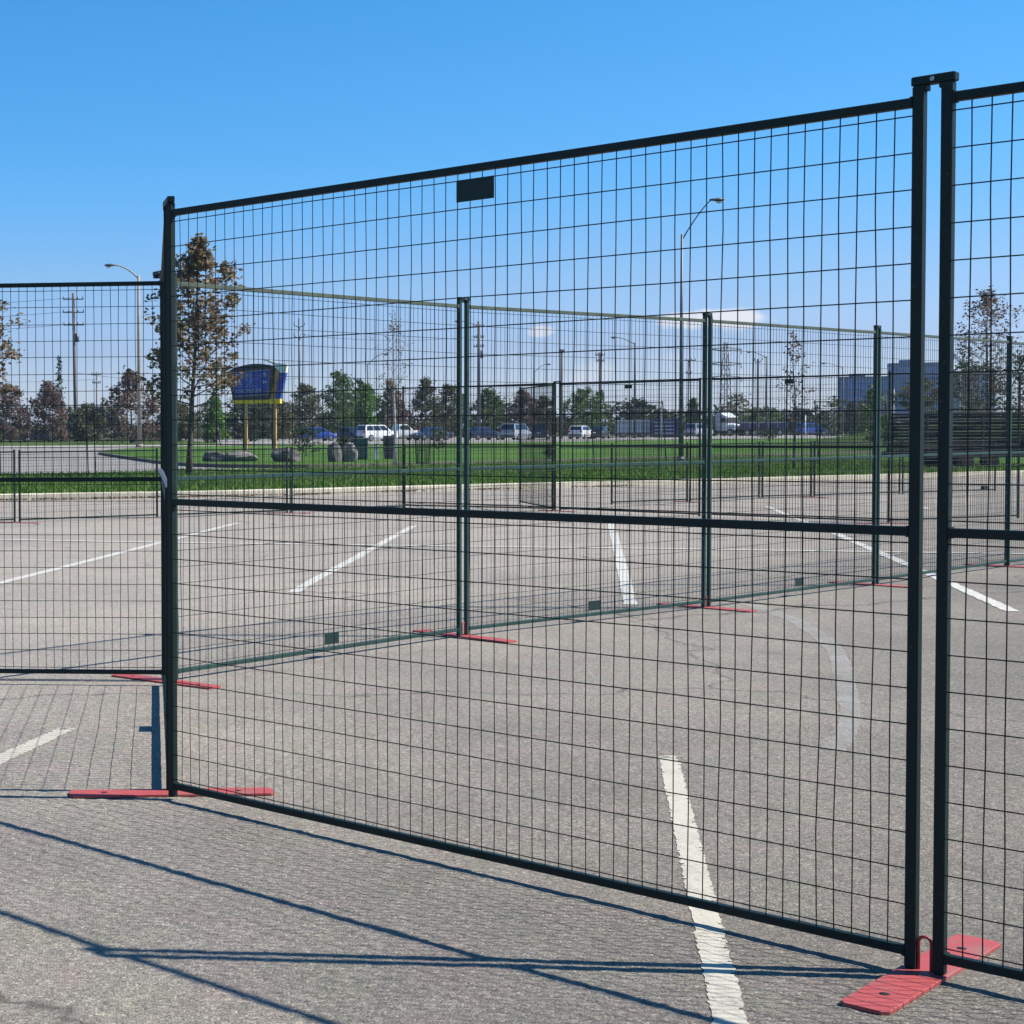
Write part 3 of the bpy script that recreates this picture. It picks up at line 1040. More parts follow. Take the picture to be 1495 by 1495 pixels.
# red steel feet with pin sockets
def foot(center, ang, label, length=.86, width=.125, pin_sep=.080, pin_ang=None, z=None, loop=False):
    z = zg(center[1]) if z is None else z
    t = empty('fence_foot', (center[0], center[1], z), ang, label, 'fence foot', 'flat red steel feet under the fence posts')
    mb = MB()
    L2, W2, th = length / 2, width / 2, .010
    c = .016
    poly = [(-L2 + c, -W2), (L2 - c, -W2), (L2, -W2 + c), (L2, W2 - c), (L2 - c, W2), (-L2 + c, W2), (-L2, W2 - c), (-L2, -W2 + c)]
    mb.loft([[(x, y, .001) for x, y in poly], [(x, y, .001 + th - .001) for x, y in poly], [(x * .9985, y * .98, .001 + th) for x, y in poly]])
    mb.build('plate', M['red'], t)
    mb = MB()
    for s in (-1, 1):
        mb.tube([(s * L2 * .66, 0, .006), (s * L2 * .66, 0, .0118)], .0135, 12)
    mb.build('bolt_hole', M['hole'], t)
    pa = (pin_ang if pin_ang is not None else ang + PI / 2) - ang
    ux, uy = math.cos(pa), math.sin(pa)
    if loop:
        mb = MB()
        pts = []
        r_, hh = .017, .105
        for k in range(9):
            a_ = PI * k / 8
            pts.append((-math.cos(a_) * r_ * ux, -math.cos(a_) * r_ * uy, hh - r_ + math.sin(a_) * r_))
        pts = [(-r_ * ux, -r_ * uy, .008)] + pts + [(r_ * ux, r_ * uy, .008)]
        mb.tube(pts, .0048, 8)
        mb.build('lifting_loop', M['red'], t)
    return t


foot((2.413, 4.644), D2((2.085, 4.344), (2.714, 4.93)), 'large red steel foot under the near double post at lower right', loop=True, pin_ang=R(-47.5))
foot((.470, 7.035), R(2.0), 'red steel foot lying across the left corner post of the large near panel', width=.115)
foot((.645, 10.20), R(-44.5), 'red steel foot at the far left corner where the rear fence row starts', length=.80)
foot((2.981, 12.332), R(-54), 'red steel foot under the first double post of the rear fence row', length=.90, loop=True, pin_ang=R(43))
foot((5.478, 14.173), R(-52), 'red steel foot under the second post pair of the rear fence row', loop=True, pin_ang=R(41))
foot((7.851, 16.10), R(-50), 'red foot under the third rear post pair, just left of the near posts')
foot((10.31, 18.183), R(-50), 'red steel foot of the rear fence row at the right edge of the view')
foot((-.715, 29.2), R(-25), 'orange red foot under the double post of the low fence at far left')
foot((4.42, 32.1), R(-20), 'small red foot under the thin low fence post below the sign')
foot((13.37, 27.09), R(-8), 'red foot of the far fence just right of the third rear row post pair')
foot((9.575, 32.2), R(-60), 'tiny red foot at the bottom of the dark far gate post')
foot((13.5, 35.9), R(-70), 'tiny red foot of the low fence left of the white truck cab')
foot((17.05, 37.9), R(-70), 'tiny red foot of the low fence beneath the red sapling')
foot((6.97, 33.6), R(-10), 'pale red foot of the low fence, right below the white cars')

# white strap tied round the corner post
mb = MB()
pts = [(-.022, -.030, 0.035), (-.017, -.033, .036), (-.008, -.035, .022), (.004, -.036, -.004), (.010, -.036, -.022), (.011, -.034, -.040)]
prev = []
rings = []
for k, p in enumerate(pts):
    w_ = (.006, .010, .012, .012, .009, .004)[k]
    rings.append([(p[0] - w_ * .6, p[1], p[2] - w_ * .5), (p[0] + w_ * .6, p[1], p[2] + w_ * .5), (p[0] + w_ * .6, p[1] + .003, p[2] + w_ * .5), (p[0] - w_ * .6, p[1] + .003, p[2] - w_ * .5)])
mb.loft(rings)
tag(mb.build('plastic_strap', M['strap'], None, (.448, 7.06, 1.335), R(-10)), 'torn white plastic strap tied round the left corner post at mid height', 'strap')


# ------------------------------------------------------------------ trees
def make_leaves(pts, size, rng, flat=.5):
    n = len(pts)
    a = rng.normal(size=(n, 3))
    a[:, 2] *= flat
    a /= np.linalg.norm(a, axis=1)[:, None] + 1e-9
    b = np.cross(a, rng.normal(size=(n, 3)))
    b /= np.linalg.norm(b, axis=1)[:, None] + 1e-9
    s = (size * rng.uniform(.55, 1.35, n))[:, None]
    p = np.asarray(pts)
    return np.stack([p - a * s, p - b * s * .55, p + a * s, p + b * s * .55], 1).reshape(-1, 3)


def tree(name, loc, height, profile, label, leaf, bark, seed, limbs=18, leaves=2600, leaf_size=.085, trunk_r=.09, clear=.25, spread=.09, sx=1.0, up=.5, group=None, cat='tree',
         lean=(0, 0), trunk_top=.97, twigs=4, multi=1, fill=0):
    """tapered trunk, limbs and twigs carrying leaf clumps inside the given outline profile [(t, radius), ...]"""
    rng = np.random.default_rng(seed)
    t = empty(name, (loc[0], loc[1], loc[2] if len(loc) > 2 else zg(loc[1]) + .1), 0, label, cat, group)
    mb = MB()
    pr_t, pr_r = [p[0] for p in profile], [p[1] for p in profile]
    stems = []
    for m in range(multi):
        off = np.array([0., 0.]) if multi == 1 else rng.normal(0, .12, 2)
        n = 9
        wob = rng.normal(0, .018 * height, (n + 1, 2)).cumsum(0) * .35
        st = []
        tip_off = np.array(lean) * height + (rng.normal(0, .08 * height, 2) if multi > 1 else 0)
        for k in range(n + 1):
            f = k / n
            st.append(Vector((off[0] + wob[k, 0] * f + tip_off[0] * f, off[1] + wob[k, 1] * f + tip_off[1] * f, height * trunk_top * f - .05 * (k == 0))))
        mb.tube(st, [trunk_r * (1 - .93 * (k / n)) + .006 + (trunk_r * .35 if k == 0 else 0) for k in range(n + 1)], 7)
        stems.append(st)
    leaf_pts = []
    for i in range(limbs):
        st = stems[i % multi]
        f = clear + (1 - clear) * ((i + rng.uniform(.1, .9)) / limbs) * .97
        k = min(int(f / trunk_top * 9), 8)
        base = st[k].lerp(st[k + 1], min(1, max(0, f / trunk_top * 9 - k)))
        az = i * 2.39996 + rng.uniform(-.4, .4)
        rise = up * rng.uniform(.6, 1.4)
        fe = min(1, f + .06)
        ln = np.interp(fe, pr_t, pr_r) * rng.uniform(.72, 1.1)
        d = Vector((math.cos(az) * sx, math.sin(az), 0))
        pts = [base]
        r0 = max(.008, trunk_r * (1 - f) * .42)
        for s in range(1, 4):
            q = base + d * ln * s / 3 + Vector((0, 0, rise * ln * (s / 3) ** 1.3))
            q += Vector(rng.normal(0, .05 * ln, 3))
            pts.append(q)
        mb.tube(pts, [r0, r0 * .7, r0 * .45, r0 * .2], 5)
        tips = [(pts[2], .7), (pts[3], 1.0), (pts[2].lerp(pts[3], .5), .9), (pts[1].lerp(pts[2], .6), .45)]
        for j in range(twigs):
            s = rng.uniform(.35, 1.0) * 3
            k2 = min(2, int(s))
            b0 = pts[k2].lerp(pts[k2 + 1], s - k2)
            td = Vector((rng.normal(0, 1), rng.normal(0, 1), rng.uniform(-.2, 1.2))).normalized() * ln * rng.uniform(.22, .5)
            mb.tube([b0, b0 + td * .5 + Vector(rng.normal(0, .02, 3)), b0 + td], [r0 * .35, r0 * .22, .004], 4, cap=False)
            tips += [(b0 + td, .9), (b0 + td * .6, .6)]
        for c, wgt in tips:
            m = max(1, int(leaves / limbs / len(tips) * wgt * 1.35 * rng.uniform(.5, 1.5)))
            leaf_pts.append(np.array(c) + rng.normal(0, spread * height * .5, (m, 3)) * np.array([1, 1, .8]))
    for _k in range(int(fill)):                       # leaf clumps through the depth of the crown
        f = rng.beta(1.25, 1.35)
        rr = np.interp(f, pr_t, pr_r) * math.sqrt(rng.uniform(.02, 1)) * rng.uniform(.75, 1.12)
        a_ = rng.uniform(0, 2 * PI)
        c = np.array([rr * math.cos(a_) * sx, rr * math.sin(a_), height * (clear + (1 - clear) * f) * .97])
        leaf_pts.append(c + rng.normal(0, .055 * height * rng.uniform(.5, 1.2), (int(leaves / fill * rng.uniform(.3, 1.1)), 3)) * np.array([1, 1, .7]))
    mb.build('trunk', bark, t)
    if leaves:
        P = np.concatenate(leaf_pts)
        quads_mesh('crown', make_leaves(P, leaf_size, rng), len(P), leaf, t)
    return t


COLUMN = [(0, .3), (.2, .85), (.4, 1.35), (.6, 1.2), (.8, .8), (1, .15)]
# the two street trees at left and the one beyond the frame edge
tree('street_tree', (4.36, 56.0, zg(56) + .1), 8.0, [(0, .3), (.25, 1.3), (.36, 1.85), (.5, 1.8), (.7, 1.45), (.85, .95), (1, .15)],
     'brownish autumn tree with a dark trunk right of the left corner post', M['autumn'], M['bark'], 5, limbs=46, leaves=5400, leaf_size=.095, trunk_r=.10, clear=.28, spread=.028, lean=(.05, 0), up=.55, twigs=5)
tree('street_tree', (-2.55, 56.0, zg(56) + .1), 7.8, [(0, .3), (.25, 1.0), (.45, 1.6), (.65, 1.35), (.85, .8), (1, .12)],
     'autumn tree half cut off by the left edge', M['autumn'], M['bark'], 8, limbs=32, leaves=2600, leaf_size=.095, trunk_r=.10, clear=.3, spread=.03, up=.5, twigs=5)
tree('young_tree', (25.0, 57.0, zg(57) + .1), 4.75, [(0, .2), (.3, .45), (.5, .62), (.7, .5), (1, .1)],
     'thin reddish sapling with a pale trunk guard, in front of the dark flatbed', M['russet'], M['bark'], 12, limbs=26, leaves=480, leaf_size=.055, trunk_r=.035, clear=.32, spread=.028, up=1.2, twigs=4)
tree('birch_tree', (14.47, 72.0, zg(72) + .13), 6.4, [(0, .2), (.4, .7), (.6, .9), (.8, .6), (1, .1)],
     'bare pale birch behind the white cars', M['russet'], M['pale_bark'], 15, limbs=26, leaves=160, leaf_size=.05, trunk_r=.07, clear=.38, spread=.03, up=1.5, twigs=6)
tree('young_tree', (17.7, 78.0, zg(78) + .13), 1.35, [(0, .15), (.4, .5), (.7, .5), (1, .15)],
     'small bushy sapling on the lawn left of the rear double post', M['olive'], M['bark'], 18, limbs=14, leaves=420, leaf_size=.06, trunk_r=.02, clear=.35, spread=.08, up=.7)
tree('tall_bare_tree', (55.4, 100.0, zg(100) + 1.1), 8.6, [(0, .4), (.3, 1.4), (.5, 2.1), (.7, 1.8), (1, .3)],
     'tall thin reddish tree on the bank right of the near double post', M['russet'], M['bark'], 21, limbs=40, leaves=2300, leaf_size=.10, trunk_r=.10, clear=.25, spread=.035, up=.8, twigs=6)
tree('young_tree', (32.9, 68.0, zg(68) + .1), 3.1, [(0, .2), (.4, .6), (.7, .5), (1, .1)],
     'small green tree left of the near double post, by the white dish sign', M['green'], M['bark'], 25, limbs=16, leaves=700, leaf_size=.07, trunk_r=.03, clear=.3, spread=.06, up=.5)

BUSH = [(0, .5), (.15, .95), (.45, 1.0), (.75, .75), (1, .2)]
DOME = [(0, .95), (.3, 1.0), (.55, .8), (.8, .45), (1, .08)]
CONE = [(0, .7), (.1, 1.0), (.4, .75), (.7, .42), (1, .05)]


def prof(p, r):
    return [(a, b * r) for a, b in p]


G_TR = 'trees and bushes beyond the road'
bg = [
    # x, y, height, radius, outline, foliage, label
    (-5.4, 190, 6.7, 2.7, BUSH, 'russet', 'brown bare bush at the left edge beyond the road'),
    (-1.0, 192, 6.9, 2.5, DOME, 'russet', 'reddish brown pointed bush left of the wooden utility pole'),
    (3.4, 196, 4.3, 2.6, BUSH, 'olive', 'low olive bush between the utility pole and the dark red bush'),
    (7.6, 174, 7.6, 3.5, DOME, 'russet', 'dark red dome shaped bush behind the pale lamp pole'),
    (13.2, 186, 4.2, 2.6, BUSH, 'olive', 'low grey green bush behind the brownish autumn tree'),
    (16.4, 176, 5.0, 1.4, CONE, 'lime', 'slim bright green tree behind the walking person'),
    (21.6, 188, 5.2, 3.2, BUSH, 'dark', 'dark evergreen bush left of the sign posts'),
    (25.6, 196, 4.4, 2.6, BUSH, 'olive', 'dull bush behind the legs of the sign'),
    (31.6, 214, 7.0, 2.7, BUSH, 'olive', 'olive tree behind the slim utility pole right of the sign'),
    (34.3, 204, 8.2, 2.9, BUSH, 'green', 'green tree right of the sign above the blue car'),
    (36.0, 196, 6.6, 1.5, CONE, 'lime', 'bright yellow green tree beside the blue car'),
    (39.3, 216, 7.4, 2.6, BUSH, 'dark', 'dark green tree above the white sport utility car'),
    (43.5, 218, 7.6, 2.7, CONE, 'russet', 'brown pointed tree right of the pale birch'),
    (48.5, 222, 8.2, 3.0, CONE, 'olive', 'olive pointed tree left of the rear double post'),
    (52.5, 224, 7.0, 2.8, BUSH, 'olive', 'dull brown green tree behind the rear double post'),
    (57.8, 225, 6.5, 2.5, BUSH, 'green', 'mid green tree above the navy cars'),
    (62.4, 225, 6.3, 2.4, BUSH, 'russet', 'round brown tree above the silver van'),
    (65.6, 226, 5.6, 2.0, BUSH, 'olive', 'pale olive tree left of the dark far gate post'),
    (68.9, 220, 6.3, 3.4, BUSH, 'green', 'big round green tree right of the dark far gate post'),
    (80.2, 232, 4.9, 3.6, BUSH, 'dark', 'dark tree above the white trailer'),
    (86.0, 238, 3.6, 2.5, BUSH, 'olive', 'low bush right of the navy container'),
    (89.2, 236, 5.2, 1.3, CONE, 'dark', 'narrow dark conifer left of the rear fence post pair'),
    (101.5, 242, 3.7, 3.2, BUSH, 'green', 'green bush behind the dark flatbed'),
    (108.5, 245, 3.6, 3.4, BUSH, 'dark', 'dark bush above the blue car on the right'),
    (113.5, 240, 4.6, 1.1, CONE, 'dark', 'narrow conifer left of the glass offices'),
]
for i, (x, y, h_, r_, pf, lf, lab) in enumerate(bg):
    tree('background_tree' if h_ > 4.5 else 'background_bush', (x, y, zg(y) + .02), h_, prof(pf, r_), lab, M[lf], M['bark'], 100 + i,
         limbs=18, leaves=3000, leaf_size=.17, trunk_r=.12, clear=.03, fill=70, spread=.065 if h_ > 4.5 else .10, up=.35, group=G_TR, twigs=3, cat='tree' if h_ > 4.5 else 'bush')
tree('slender_conifer', (.42, 212, zg(212)), 11.0, prof(CONE, .9), 'slender dark conifer rising left of the wooden utility pole', M['dark'], M['bark'], 140, limbs=40, leaves=800, leaf_size=.16, trunk_r=.1, clear=.2, spread=.022, up=-.1, group=G_TR)
for i, (x, y, h_, r_, lf, lab, z_) in enumerate([
        (63.0, 116, 3.6, 2.4, 'dark', 'dark evergreen on the grass bank at the right', 2.1), (67.5, 117, 4.4, 2.6, 'dark', 'dark evergreen at the right edge on the grass bank', 2.0),
        (58.6, 114, 2.6, 1.7, 'olive', 'olive bush on the bank under the tall reddish tree', 2.1), (71.0, 119, 4.8, 2.6, 'olive', 'olive tree past the right edge on the bank', 1.6),
        (53.2, 108, 1.6, 1.0, 'green', 'small green bush at the foot of the bank beside the near double post', .4)]):
    tree('bank_tree' if h_ > 3 else 'bank_bush', (x, y, z_), h_, prof(BUSH, r_), lab, M[lf], M['bark'], 150 + i, limbs=24, leaves=1700, leaf_size=.12, trunk_r=.09, clear=.06, spread=.09, up=.35,
         group='evergreens on the grass bank', cat='tree' if h_ > 3 else 'bush')
G_SH = 'shrubs on the lawn'
for i, (x, y, h_, r_, lf, lab) in enumerate([
        (14.05, 95, 1.6, .85, 'dark', 'dark evergreen shrub right of the sign posts'), (15.0, 88, 1.1, .55, 'dark', 'dark shrub beside the teal cabinet'),
        (63.5, 150, .95, .8, 'dark', 'round shrub in front of the container'), (70.8, 155, 1.5, 1.0, 'dark', 'round shrub below the red sapling'),
        (76.0, 158, 1.3, 1.0, 'dark', 'round shrub left of the offices'), (80.0, 160, 1.4, 1.2, 'dark', 'round shrub in front of the offices'), (84.5, 161, 1.5, 1.3, 'dark', 'round shrub beside the white dish sign'),
        (23.4, 80, .75, .25, 'olive', 'tiny tree stem on the lawn below the silver van')]):
    tree('lawn_shrub', (x, y, zg(y) + .13), h_, prof(BUSH, r_), lab, M[lf], M['bark'], 170 + i, limbs=18, leaves=750 if r_ > .4 else 120, leaf_size=.075, trunk_r=.03, clear=.08, spread=.10, up=.4, group=G_SH, cat='shrub', twigs=3)


# ------------------------------------------------------------------ lamps and poles
def cobra_lamp(name, base, height, head, label, mat, r0=.11, r1=.06, head_len=.75, thick=1.0, bend=.5):
    """tapered pole, curved arm and cobra head; head = (dx, dz) from the pole top"""
    t = empty(name, (base[0], base[1], zg(base[1]) if len(base) < 3 else base[2]), 0, label, 'street lamp', 'street lamps')
    MB().tube([(0, 0, 0), (0, 0, height * .5), (0, 0, height)], [r0, (r0 + r1) / 2, r1], 10).build('pole', mat, t)
    MB().tube([(0, 0, 0), (0, 0, .25)], [r0 * 1.7, r0 * 1.6], 10).build('base_flange', mat, t)
    s = 1 if head[0] > 0 else -1
    pts = []
    for k in range(9):
        f = k / 8
        pts.append((head[0] * f, 0, height - .25 + (head[1] + .25) * (1 - (1 - f) ** (1 + bend))))
    MB().tube(pts, [r1 * .62 * (1 - .3 * k / 8) for k in range(9)], 8).build('arm', mat, t)
    hx, hz = head[0], height + head[1]
    L = head_len
    prof_ = [(-.15 * L, .05, .04), (.1 * L, .10, .07), (.45 * L, .17, .10), (.8 * L, .15, .09), (L, .05, .03)]
    rings = []
    for dx, w, h_ in prof_:
        rings.append([(hx + s * dx, w * thick * math.cos(a_), hz + h_ * thick * math.sin(a_) * (1.0 if math.sin(a_) > 0 else .6)) for a_ in [2 * PI * q / 10 for q in range(10)]])
    MB().loft(rings, smooth=True).build('lamp_head', M['lamp_dark'], t)
    rings = []
    for dx, w, h_ in ((.35 * L, .06, .0), (.45 * L, .12, .08), (.62 * L, .13, .12), (.8 * L, .10, .06), (.86 * L, .04, .0)):
        rings.append([(hx + s * dx, w * thick * math.cos(a_), hz - .055 * thick - h_ * thick * (.5 - .5 * math.sin(a_))) for a_ in [2 * PI * q / 10 for q in range(10)]])
    MB().loft(rings, smooth=True).build('lens', M['lens'], t)
    return t


cobra_lamp('street_lamp', (7.30, 150), 15.25, (-2.1, .95), 'pale concrete street lamp with its arm reaching left, at far left', M['lamp_concrete'], .20, .13, .95, 1.5, .9)
cobra_lamp('street_lamp', (26.72, 72.0, zg(72) + .12), 9.75, (1.25, 1.45), 'tall grey street lamp with its arm rising right, in mid sky', M['lamp_grey'], .095, .05, .55, .9, .25)
cobra_lamp('street_lamp', (68.7, 200), 11.4, (-2.1, .6), 'slim far street lamp with its arm to the left, above the white trailer', M['lamp_dark'], .15, .09, .8, 1.1, .6)
cobra_lamp('street_lamp', (68.1, 240), 9.5, (1.6, .9), 'thin far street lamp with a short right arm, left of the dark gate post', M['lamp_grey'], .11, .07, .8, 1.0, .5)
cobra_lamp('street_lamp', (92.8, 220), 10.5, (-1.9, .55), 'far street lamp right of the lattice pylon', M['lamp_dark'], .15, .10, .7, 1.0, .6)
cobra_lamp('street_lamp', (107.5, 230), 9.4, (-2.2, .5), 'far street lamp in front of the glass offices', M['lamp_grey'], .12, .07, .8, 1.0, .6)
cobra_lamp('street_lamp', (54.0, 215), 14.6, (-2.3, .4), 'far street lamp peeping out left of the rear double post', M['lamp_grey'], .15, .09, .9, 1.2, .6)
cobra_lamp('street_lamp', (41.0, 222), 10.0, (2.0, 1.2), 'far street lamp right of the pale birch crown', M['lamp_dark'], .12, .08, .8, 1.1, .8)


def utility_pole(base, height, arms, label, mat, r0=.17, r1=.10, lean=0.0, transformer=None, vee=False):
    t = empty('utility_pole', (base[0], base[1], zg(base[1])), 0, label, 'utility pole', 'utility poles')
    tl = lean * height
    MB().tube([(0, 0, 0), (tl * .5, 0, height * .5), (tl, 0, height)], [r0, (r0 + r1) / 2, r1], 9).build('pole', mat, t)
    for z, w in arms:
        x = lean * z
        mb = MB()
        if vee:
            for s in (-1, 1):
                mb.tube([(x, 0, z - .35), (x + s * w / 2, 0, z)], [.06, .05], 6)
        else:
            mb.box((x, -.16, z), (w, .11, .13))
        arm = mb.build('crossarm', mat if not vee else M['lamp_dark'], t)
        for s in (-1, -.45, .45, 1) if not vee else (-1, 1):
            mb = MB()
            px = x + s * w / 2 * .95
            mb.tube([(px, -.16, z + .06), (px, -.16, z + .16), (px, -.16, z + .22), (px, -.16, z + .36)], [.05, .09, .05, .08], 8)
            mb.build('insulator', M['insul'], arm)
    if transformer:
        mb = MB()
        x = lean * transformer
        mb.tube([(x + .35, -.1, transformer - .5), (x + .35, -.1, transformer + .5)], .27, 12)
        mb.box((x + .12, -.1, transformer), (.3, .1, .5))
        mb.build('transformer', M['lamp_grey'], t)
    return t


utility_pole((2.15, 200), 17.7, [(16.95, 2.4), (15.4, 2.5), (13.9, 2.4)], 'leaning wooden utility pole with three crossarms at far left', M['wood'], .22, .16, -.012, transformer=12.4)
utility_pole((6.1, 262), 10.5, [(10.1, 1.5), (8.8, 1.3)], 'small distant utility pole left of the pale street lamp', M['wood'], .12, .09)
utility_pole((33.1, 230), 16.5, [(15.6, 1.5), (14.1, 1.5)], 'slim grey utility pole with upswept arms right of the sign', M['lamp_grey'], .17, .13, vee=True)
utility_pole((55.1, 220), 15.3, [(14.6, 1.4), (13.2, 1.3), (12.0, 1.3)], 'dark utility pole just right of the rear double post', M['wood'], .18, .14, transformer=11.0)
utility_pole((60.0, 200), 10.6, [(10.3, .5)], 'plain dark pole rising behind the far gate post', M['wood'], .16, .13)
utility_pole((74.2, 230), 11.6, [(11.2, 1.3), (10.4, 1.1)], 'utility pole with a grey transformer right of the round green tree', M['wood'], .15, .12, transformer=6.0)
utility_pole((97.6, 260), 11.8, [(11.6, 2.1), (9.6, .8)], 'tee shaped pole left of the rear fence post pair', M['wood'], .12, .10)
utility_pole((94.2, 226), 10.4, [(10.2, 1.1)], 'brown pole with a small vee top right of the pylon', M['wood'], .17, .14, vee=True)


def cable(a, b, sag, label):
    pts = []
    for k in range(13):
        f = k / 12
        pts.append((a[0] + (b[0] - a[0]) * f, a[1] + (b[1] - a[1]) * f, a[2] + (b[2] - a[2]) * f - sag * 4 * f * (1 - f)))
    tag(MB().tube(pts, .022, 4, smooth=False).build('power_cable', M['lamp_dark']), label, 'cable', 'overhead cables')


cable((-38, 205, 17.6), (1.95, 199.8, 17.4), .8, 'topmost overhead cable left of the leaning utility pole')
cable((-38, 205, 15.9), (1.97, 199.8, 15.8), .8, 'middle overhead cable left of the leaning utility pole')
cable((-38, 205, 14.2), (1.99, 199.8, 14.3), .8, 'lower overhead cable left of the leaning utility pole')
cable((2.0, 199.8, 8.5), (33.1, 230, 8.6), .9, 'low overhead cable right of the leaning utility pole')
cable((33.1, 230, 14.6), (55.1, 220, 13.6), .7, 'overhead cable between the two slim poles right of the sign')
cable((-38, 210, 8.9), (6.1, 262, 9.6), .7, 'low overhead cable crossing behind the dark red bush')

# lattice pylon far behind
t = empty('lattice_pylon', (167.0, 420, zg(420)), R(10), 'grey lattice pylon with three crossarms right of the rear fence post pair', 'pylon')
mb = MB()
HP, W0, W1 = 22.5, 2.6, .7
lev = 9
for s1 in (-1, 1):
    for s2 in (-1, 1):
        mb.tube([(s1 * W0 / 2, s2 * W0 / 2, 0), (s1 * W1 / 2, s2 * W1 / 2, HP)], .10, 5)
for k in range(lev):
    za, zb = HP * k / lev, HP * (k + 1) / lev
    wa, wb = W0 + (W1 - W0) * k / lev, W0 + (W1 - W0) * (k + 1) / lev
    for s in (-1, 1):
        for q in (-1, 1):
            mb.tube([(-q * wa / 2, s * wa / 2, za), (q * wb / 2, s * wb / 2, zb)], .05, 4)
            mb.tube([(s * wa / 2, -q * wa / 2, za), (s * wb / 2, q * wb / 2, zb)], .05, 4)
mb.build('lattice_tower', M['lamp_grey'], t)
for z in (20.2, 16.6, 13.2):
    mb = MB()
    for s in (-1, 1):
        mb.tube([(0, s * .35, z), (s * 4.3, 0, z + .45)], .14, 5)
        mb.tube([(0, -s * .35, z), (s * 4.3, 0, z + .45)], .14, 5)
        mb.tube([(0, 0, z + .95), (s * 4.3, 0, z + .5)], .12, 5)
        for k in (1, 2):
            mb.tube([(s * 1.2 * k, 0, z + .15 * k), (s * 1.2 * k, 0, z + .95 - .15 * k)], .06, 4)
        mb.tube([(s * 4.2, 0, z + .4), (s * 4.2, 0, z - .7)], .12, 5)
    mb.build('crossarm', M['lamp_grey'], t)

# ------------------------------------------------------------------ the big roadside sign
SX, SY = 14.15, 118.0
sg = empty('roadside_sign', (SX, SY, zg(SY) + .13), R(-20), 'blue and orange roadside sign with pale lettering on two tan posts', 'sign')
for px in (-.93, 1.14):
    p = MB()
    p.box((px, 0, 1.75), (.20, .22, 3.5), bevel=.01)
    p.box((px - .16, .03, 1.85), (.14, .16, 3.3), mi=1)  # dark box added as the painted shade on the post's left side
    pst = p.build('post', [M['sign_post'], M['sign_post_shade']], sg)
    MB().box((px, 0, .03), (.45, .45, .06)).build('base_plate', M['steel'], pst)
MB().box((-.35, -.1, 3.50), (3.0, .5, .24), bevel=.02).build('beam', M['sign_yellow'], sg)
MB().box((1.20, -.12, 3.50), (.80, .68, .32), bevel=.02).build('beam_end', M['sign_yellow'], sg)
# cabinet: flared towards the top with an arched crown
outline = [(-1.62, 3.62), (.92, 3.62), (1.42, 5.55)]
arc_pts = [(1.42 - (1.42 + 2.05) * k / 10, 5.55 + .62 * math.sin(PI * (.16 + .68 * k / 10)) - .30 - .02 * k) for k in range(1, 10)]
outline += arc_pts + [(-2.05, 5.30)]
mb = MB()
mb.prism(outline, (0, -.35, 0), (1, .0, 0), (0, 0, 1), (0, 1, 0), .7)
mb.build('cabinet', M['sign_brown'], sg)
face = MB()
face.prism([(-1.45, 3.88), (.72, 3.98), (.80, 5.36), (-1.62, 5.20)], (0, -.385, 0), (1, 0, 0), (0, 0, 1), (0, 1, 0), .03)
fo = face.build('face', M['sign_blue'], sg)
fr = MB()
cs_ = [(-1.50, 3.83), (.77, 3.93), (.85, 5.41), (-1.67, 5.25)]
for i in range(4):
    a_, b_ = Vector(cs_[i]), Vector(cs_[(i + 1) % 4])
    d_ = (b_ - a_).normalized()
    n_ = Vector((-d_.y, d_.x)) * .035
    fr.prism([tuple(a_ - n_), tuple(b_ - n_), tuple(b_ + n_), tuple(a_ + n_)], (0, -.40 - .001 * i, 0), (1, 0, 0), (0, 0, 1), (0, 1, 0), .045)
fr.build('face_frame', M['sign_frame'], fo)


def text_mesh(body, size, loc, parent, mat, rot=(PI / 2, 0, 0), name='lettering', shear=0.0):
    cu = bpy.data.curves.new(name, 'FONT')
    cu.body = body
    cu.size = size
    cu.extrude = .006
    cu.resolution_u = 2
    tmp = bpy.data.objects.new(name, cu)
    C.objects.link(tmp)
    dg = bpy.context.evaluated_depsgraph_get()
    me = bpy.data.meshes.new_from_object(tmp.evaluated_get(dg))
    bpy.data.objects.remove(tmp, do_unlink=True)
    me.name = name
    me.materials.clear()
    me.materials.append(mat)
    o = bpy.data.objects.new(name, me)
    C.objects.link(o)
    o.parent = parent
    o.location = loc
    o.rotation_euler = rot
    return o


text_mesh('TEDXI', .40, (-1.47, -.395, 4.90), fo, M['letter'], (PI / 2, R(-2.5), 0))
text_mesh('HLT 27', .36, (-1.42, -.395, 4.50), fo, M['letter'], (PI / 2, R(-2.5), 0))
text_mesh('CHE PLAZA', .33, (-1.40, -.395, 4.00), fo, M['letter'], (PI / 2, R(-3), 0))
up_arrow = [(-.05, -.15), (.05, -.15), (.05, .02), (.13, .02), (0, .17), (-.13, .02), (-.05, .02)]
MB().prism(up_arrow, (.52, -.40, 5.12), (1, 0, 0), (0, 0, 1), (0, 1, 0), .012).build('arrow', M['letter'], fo)
MB().prism([(y_, x_) for x_, y_ in [(p[0], -p[1]) for p in up_arrow]], (.52, -.40, 4.68), (1, 0, 0), (0, 0, 1), (0, 1, 0), .012).build('arrow', M['letter'], fo)
for z_ in (4.84, 4.40):
    MB().prism([(-1.4, 0), (.1, .04), (.1, .06), (-1.4, .02)], (0, -.396, z_), (1, 0, 0), (0, 0, 1), (0, 1, 0), .008).build('rule', M['letter'], fo)
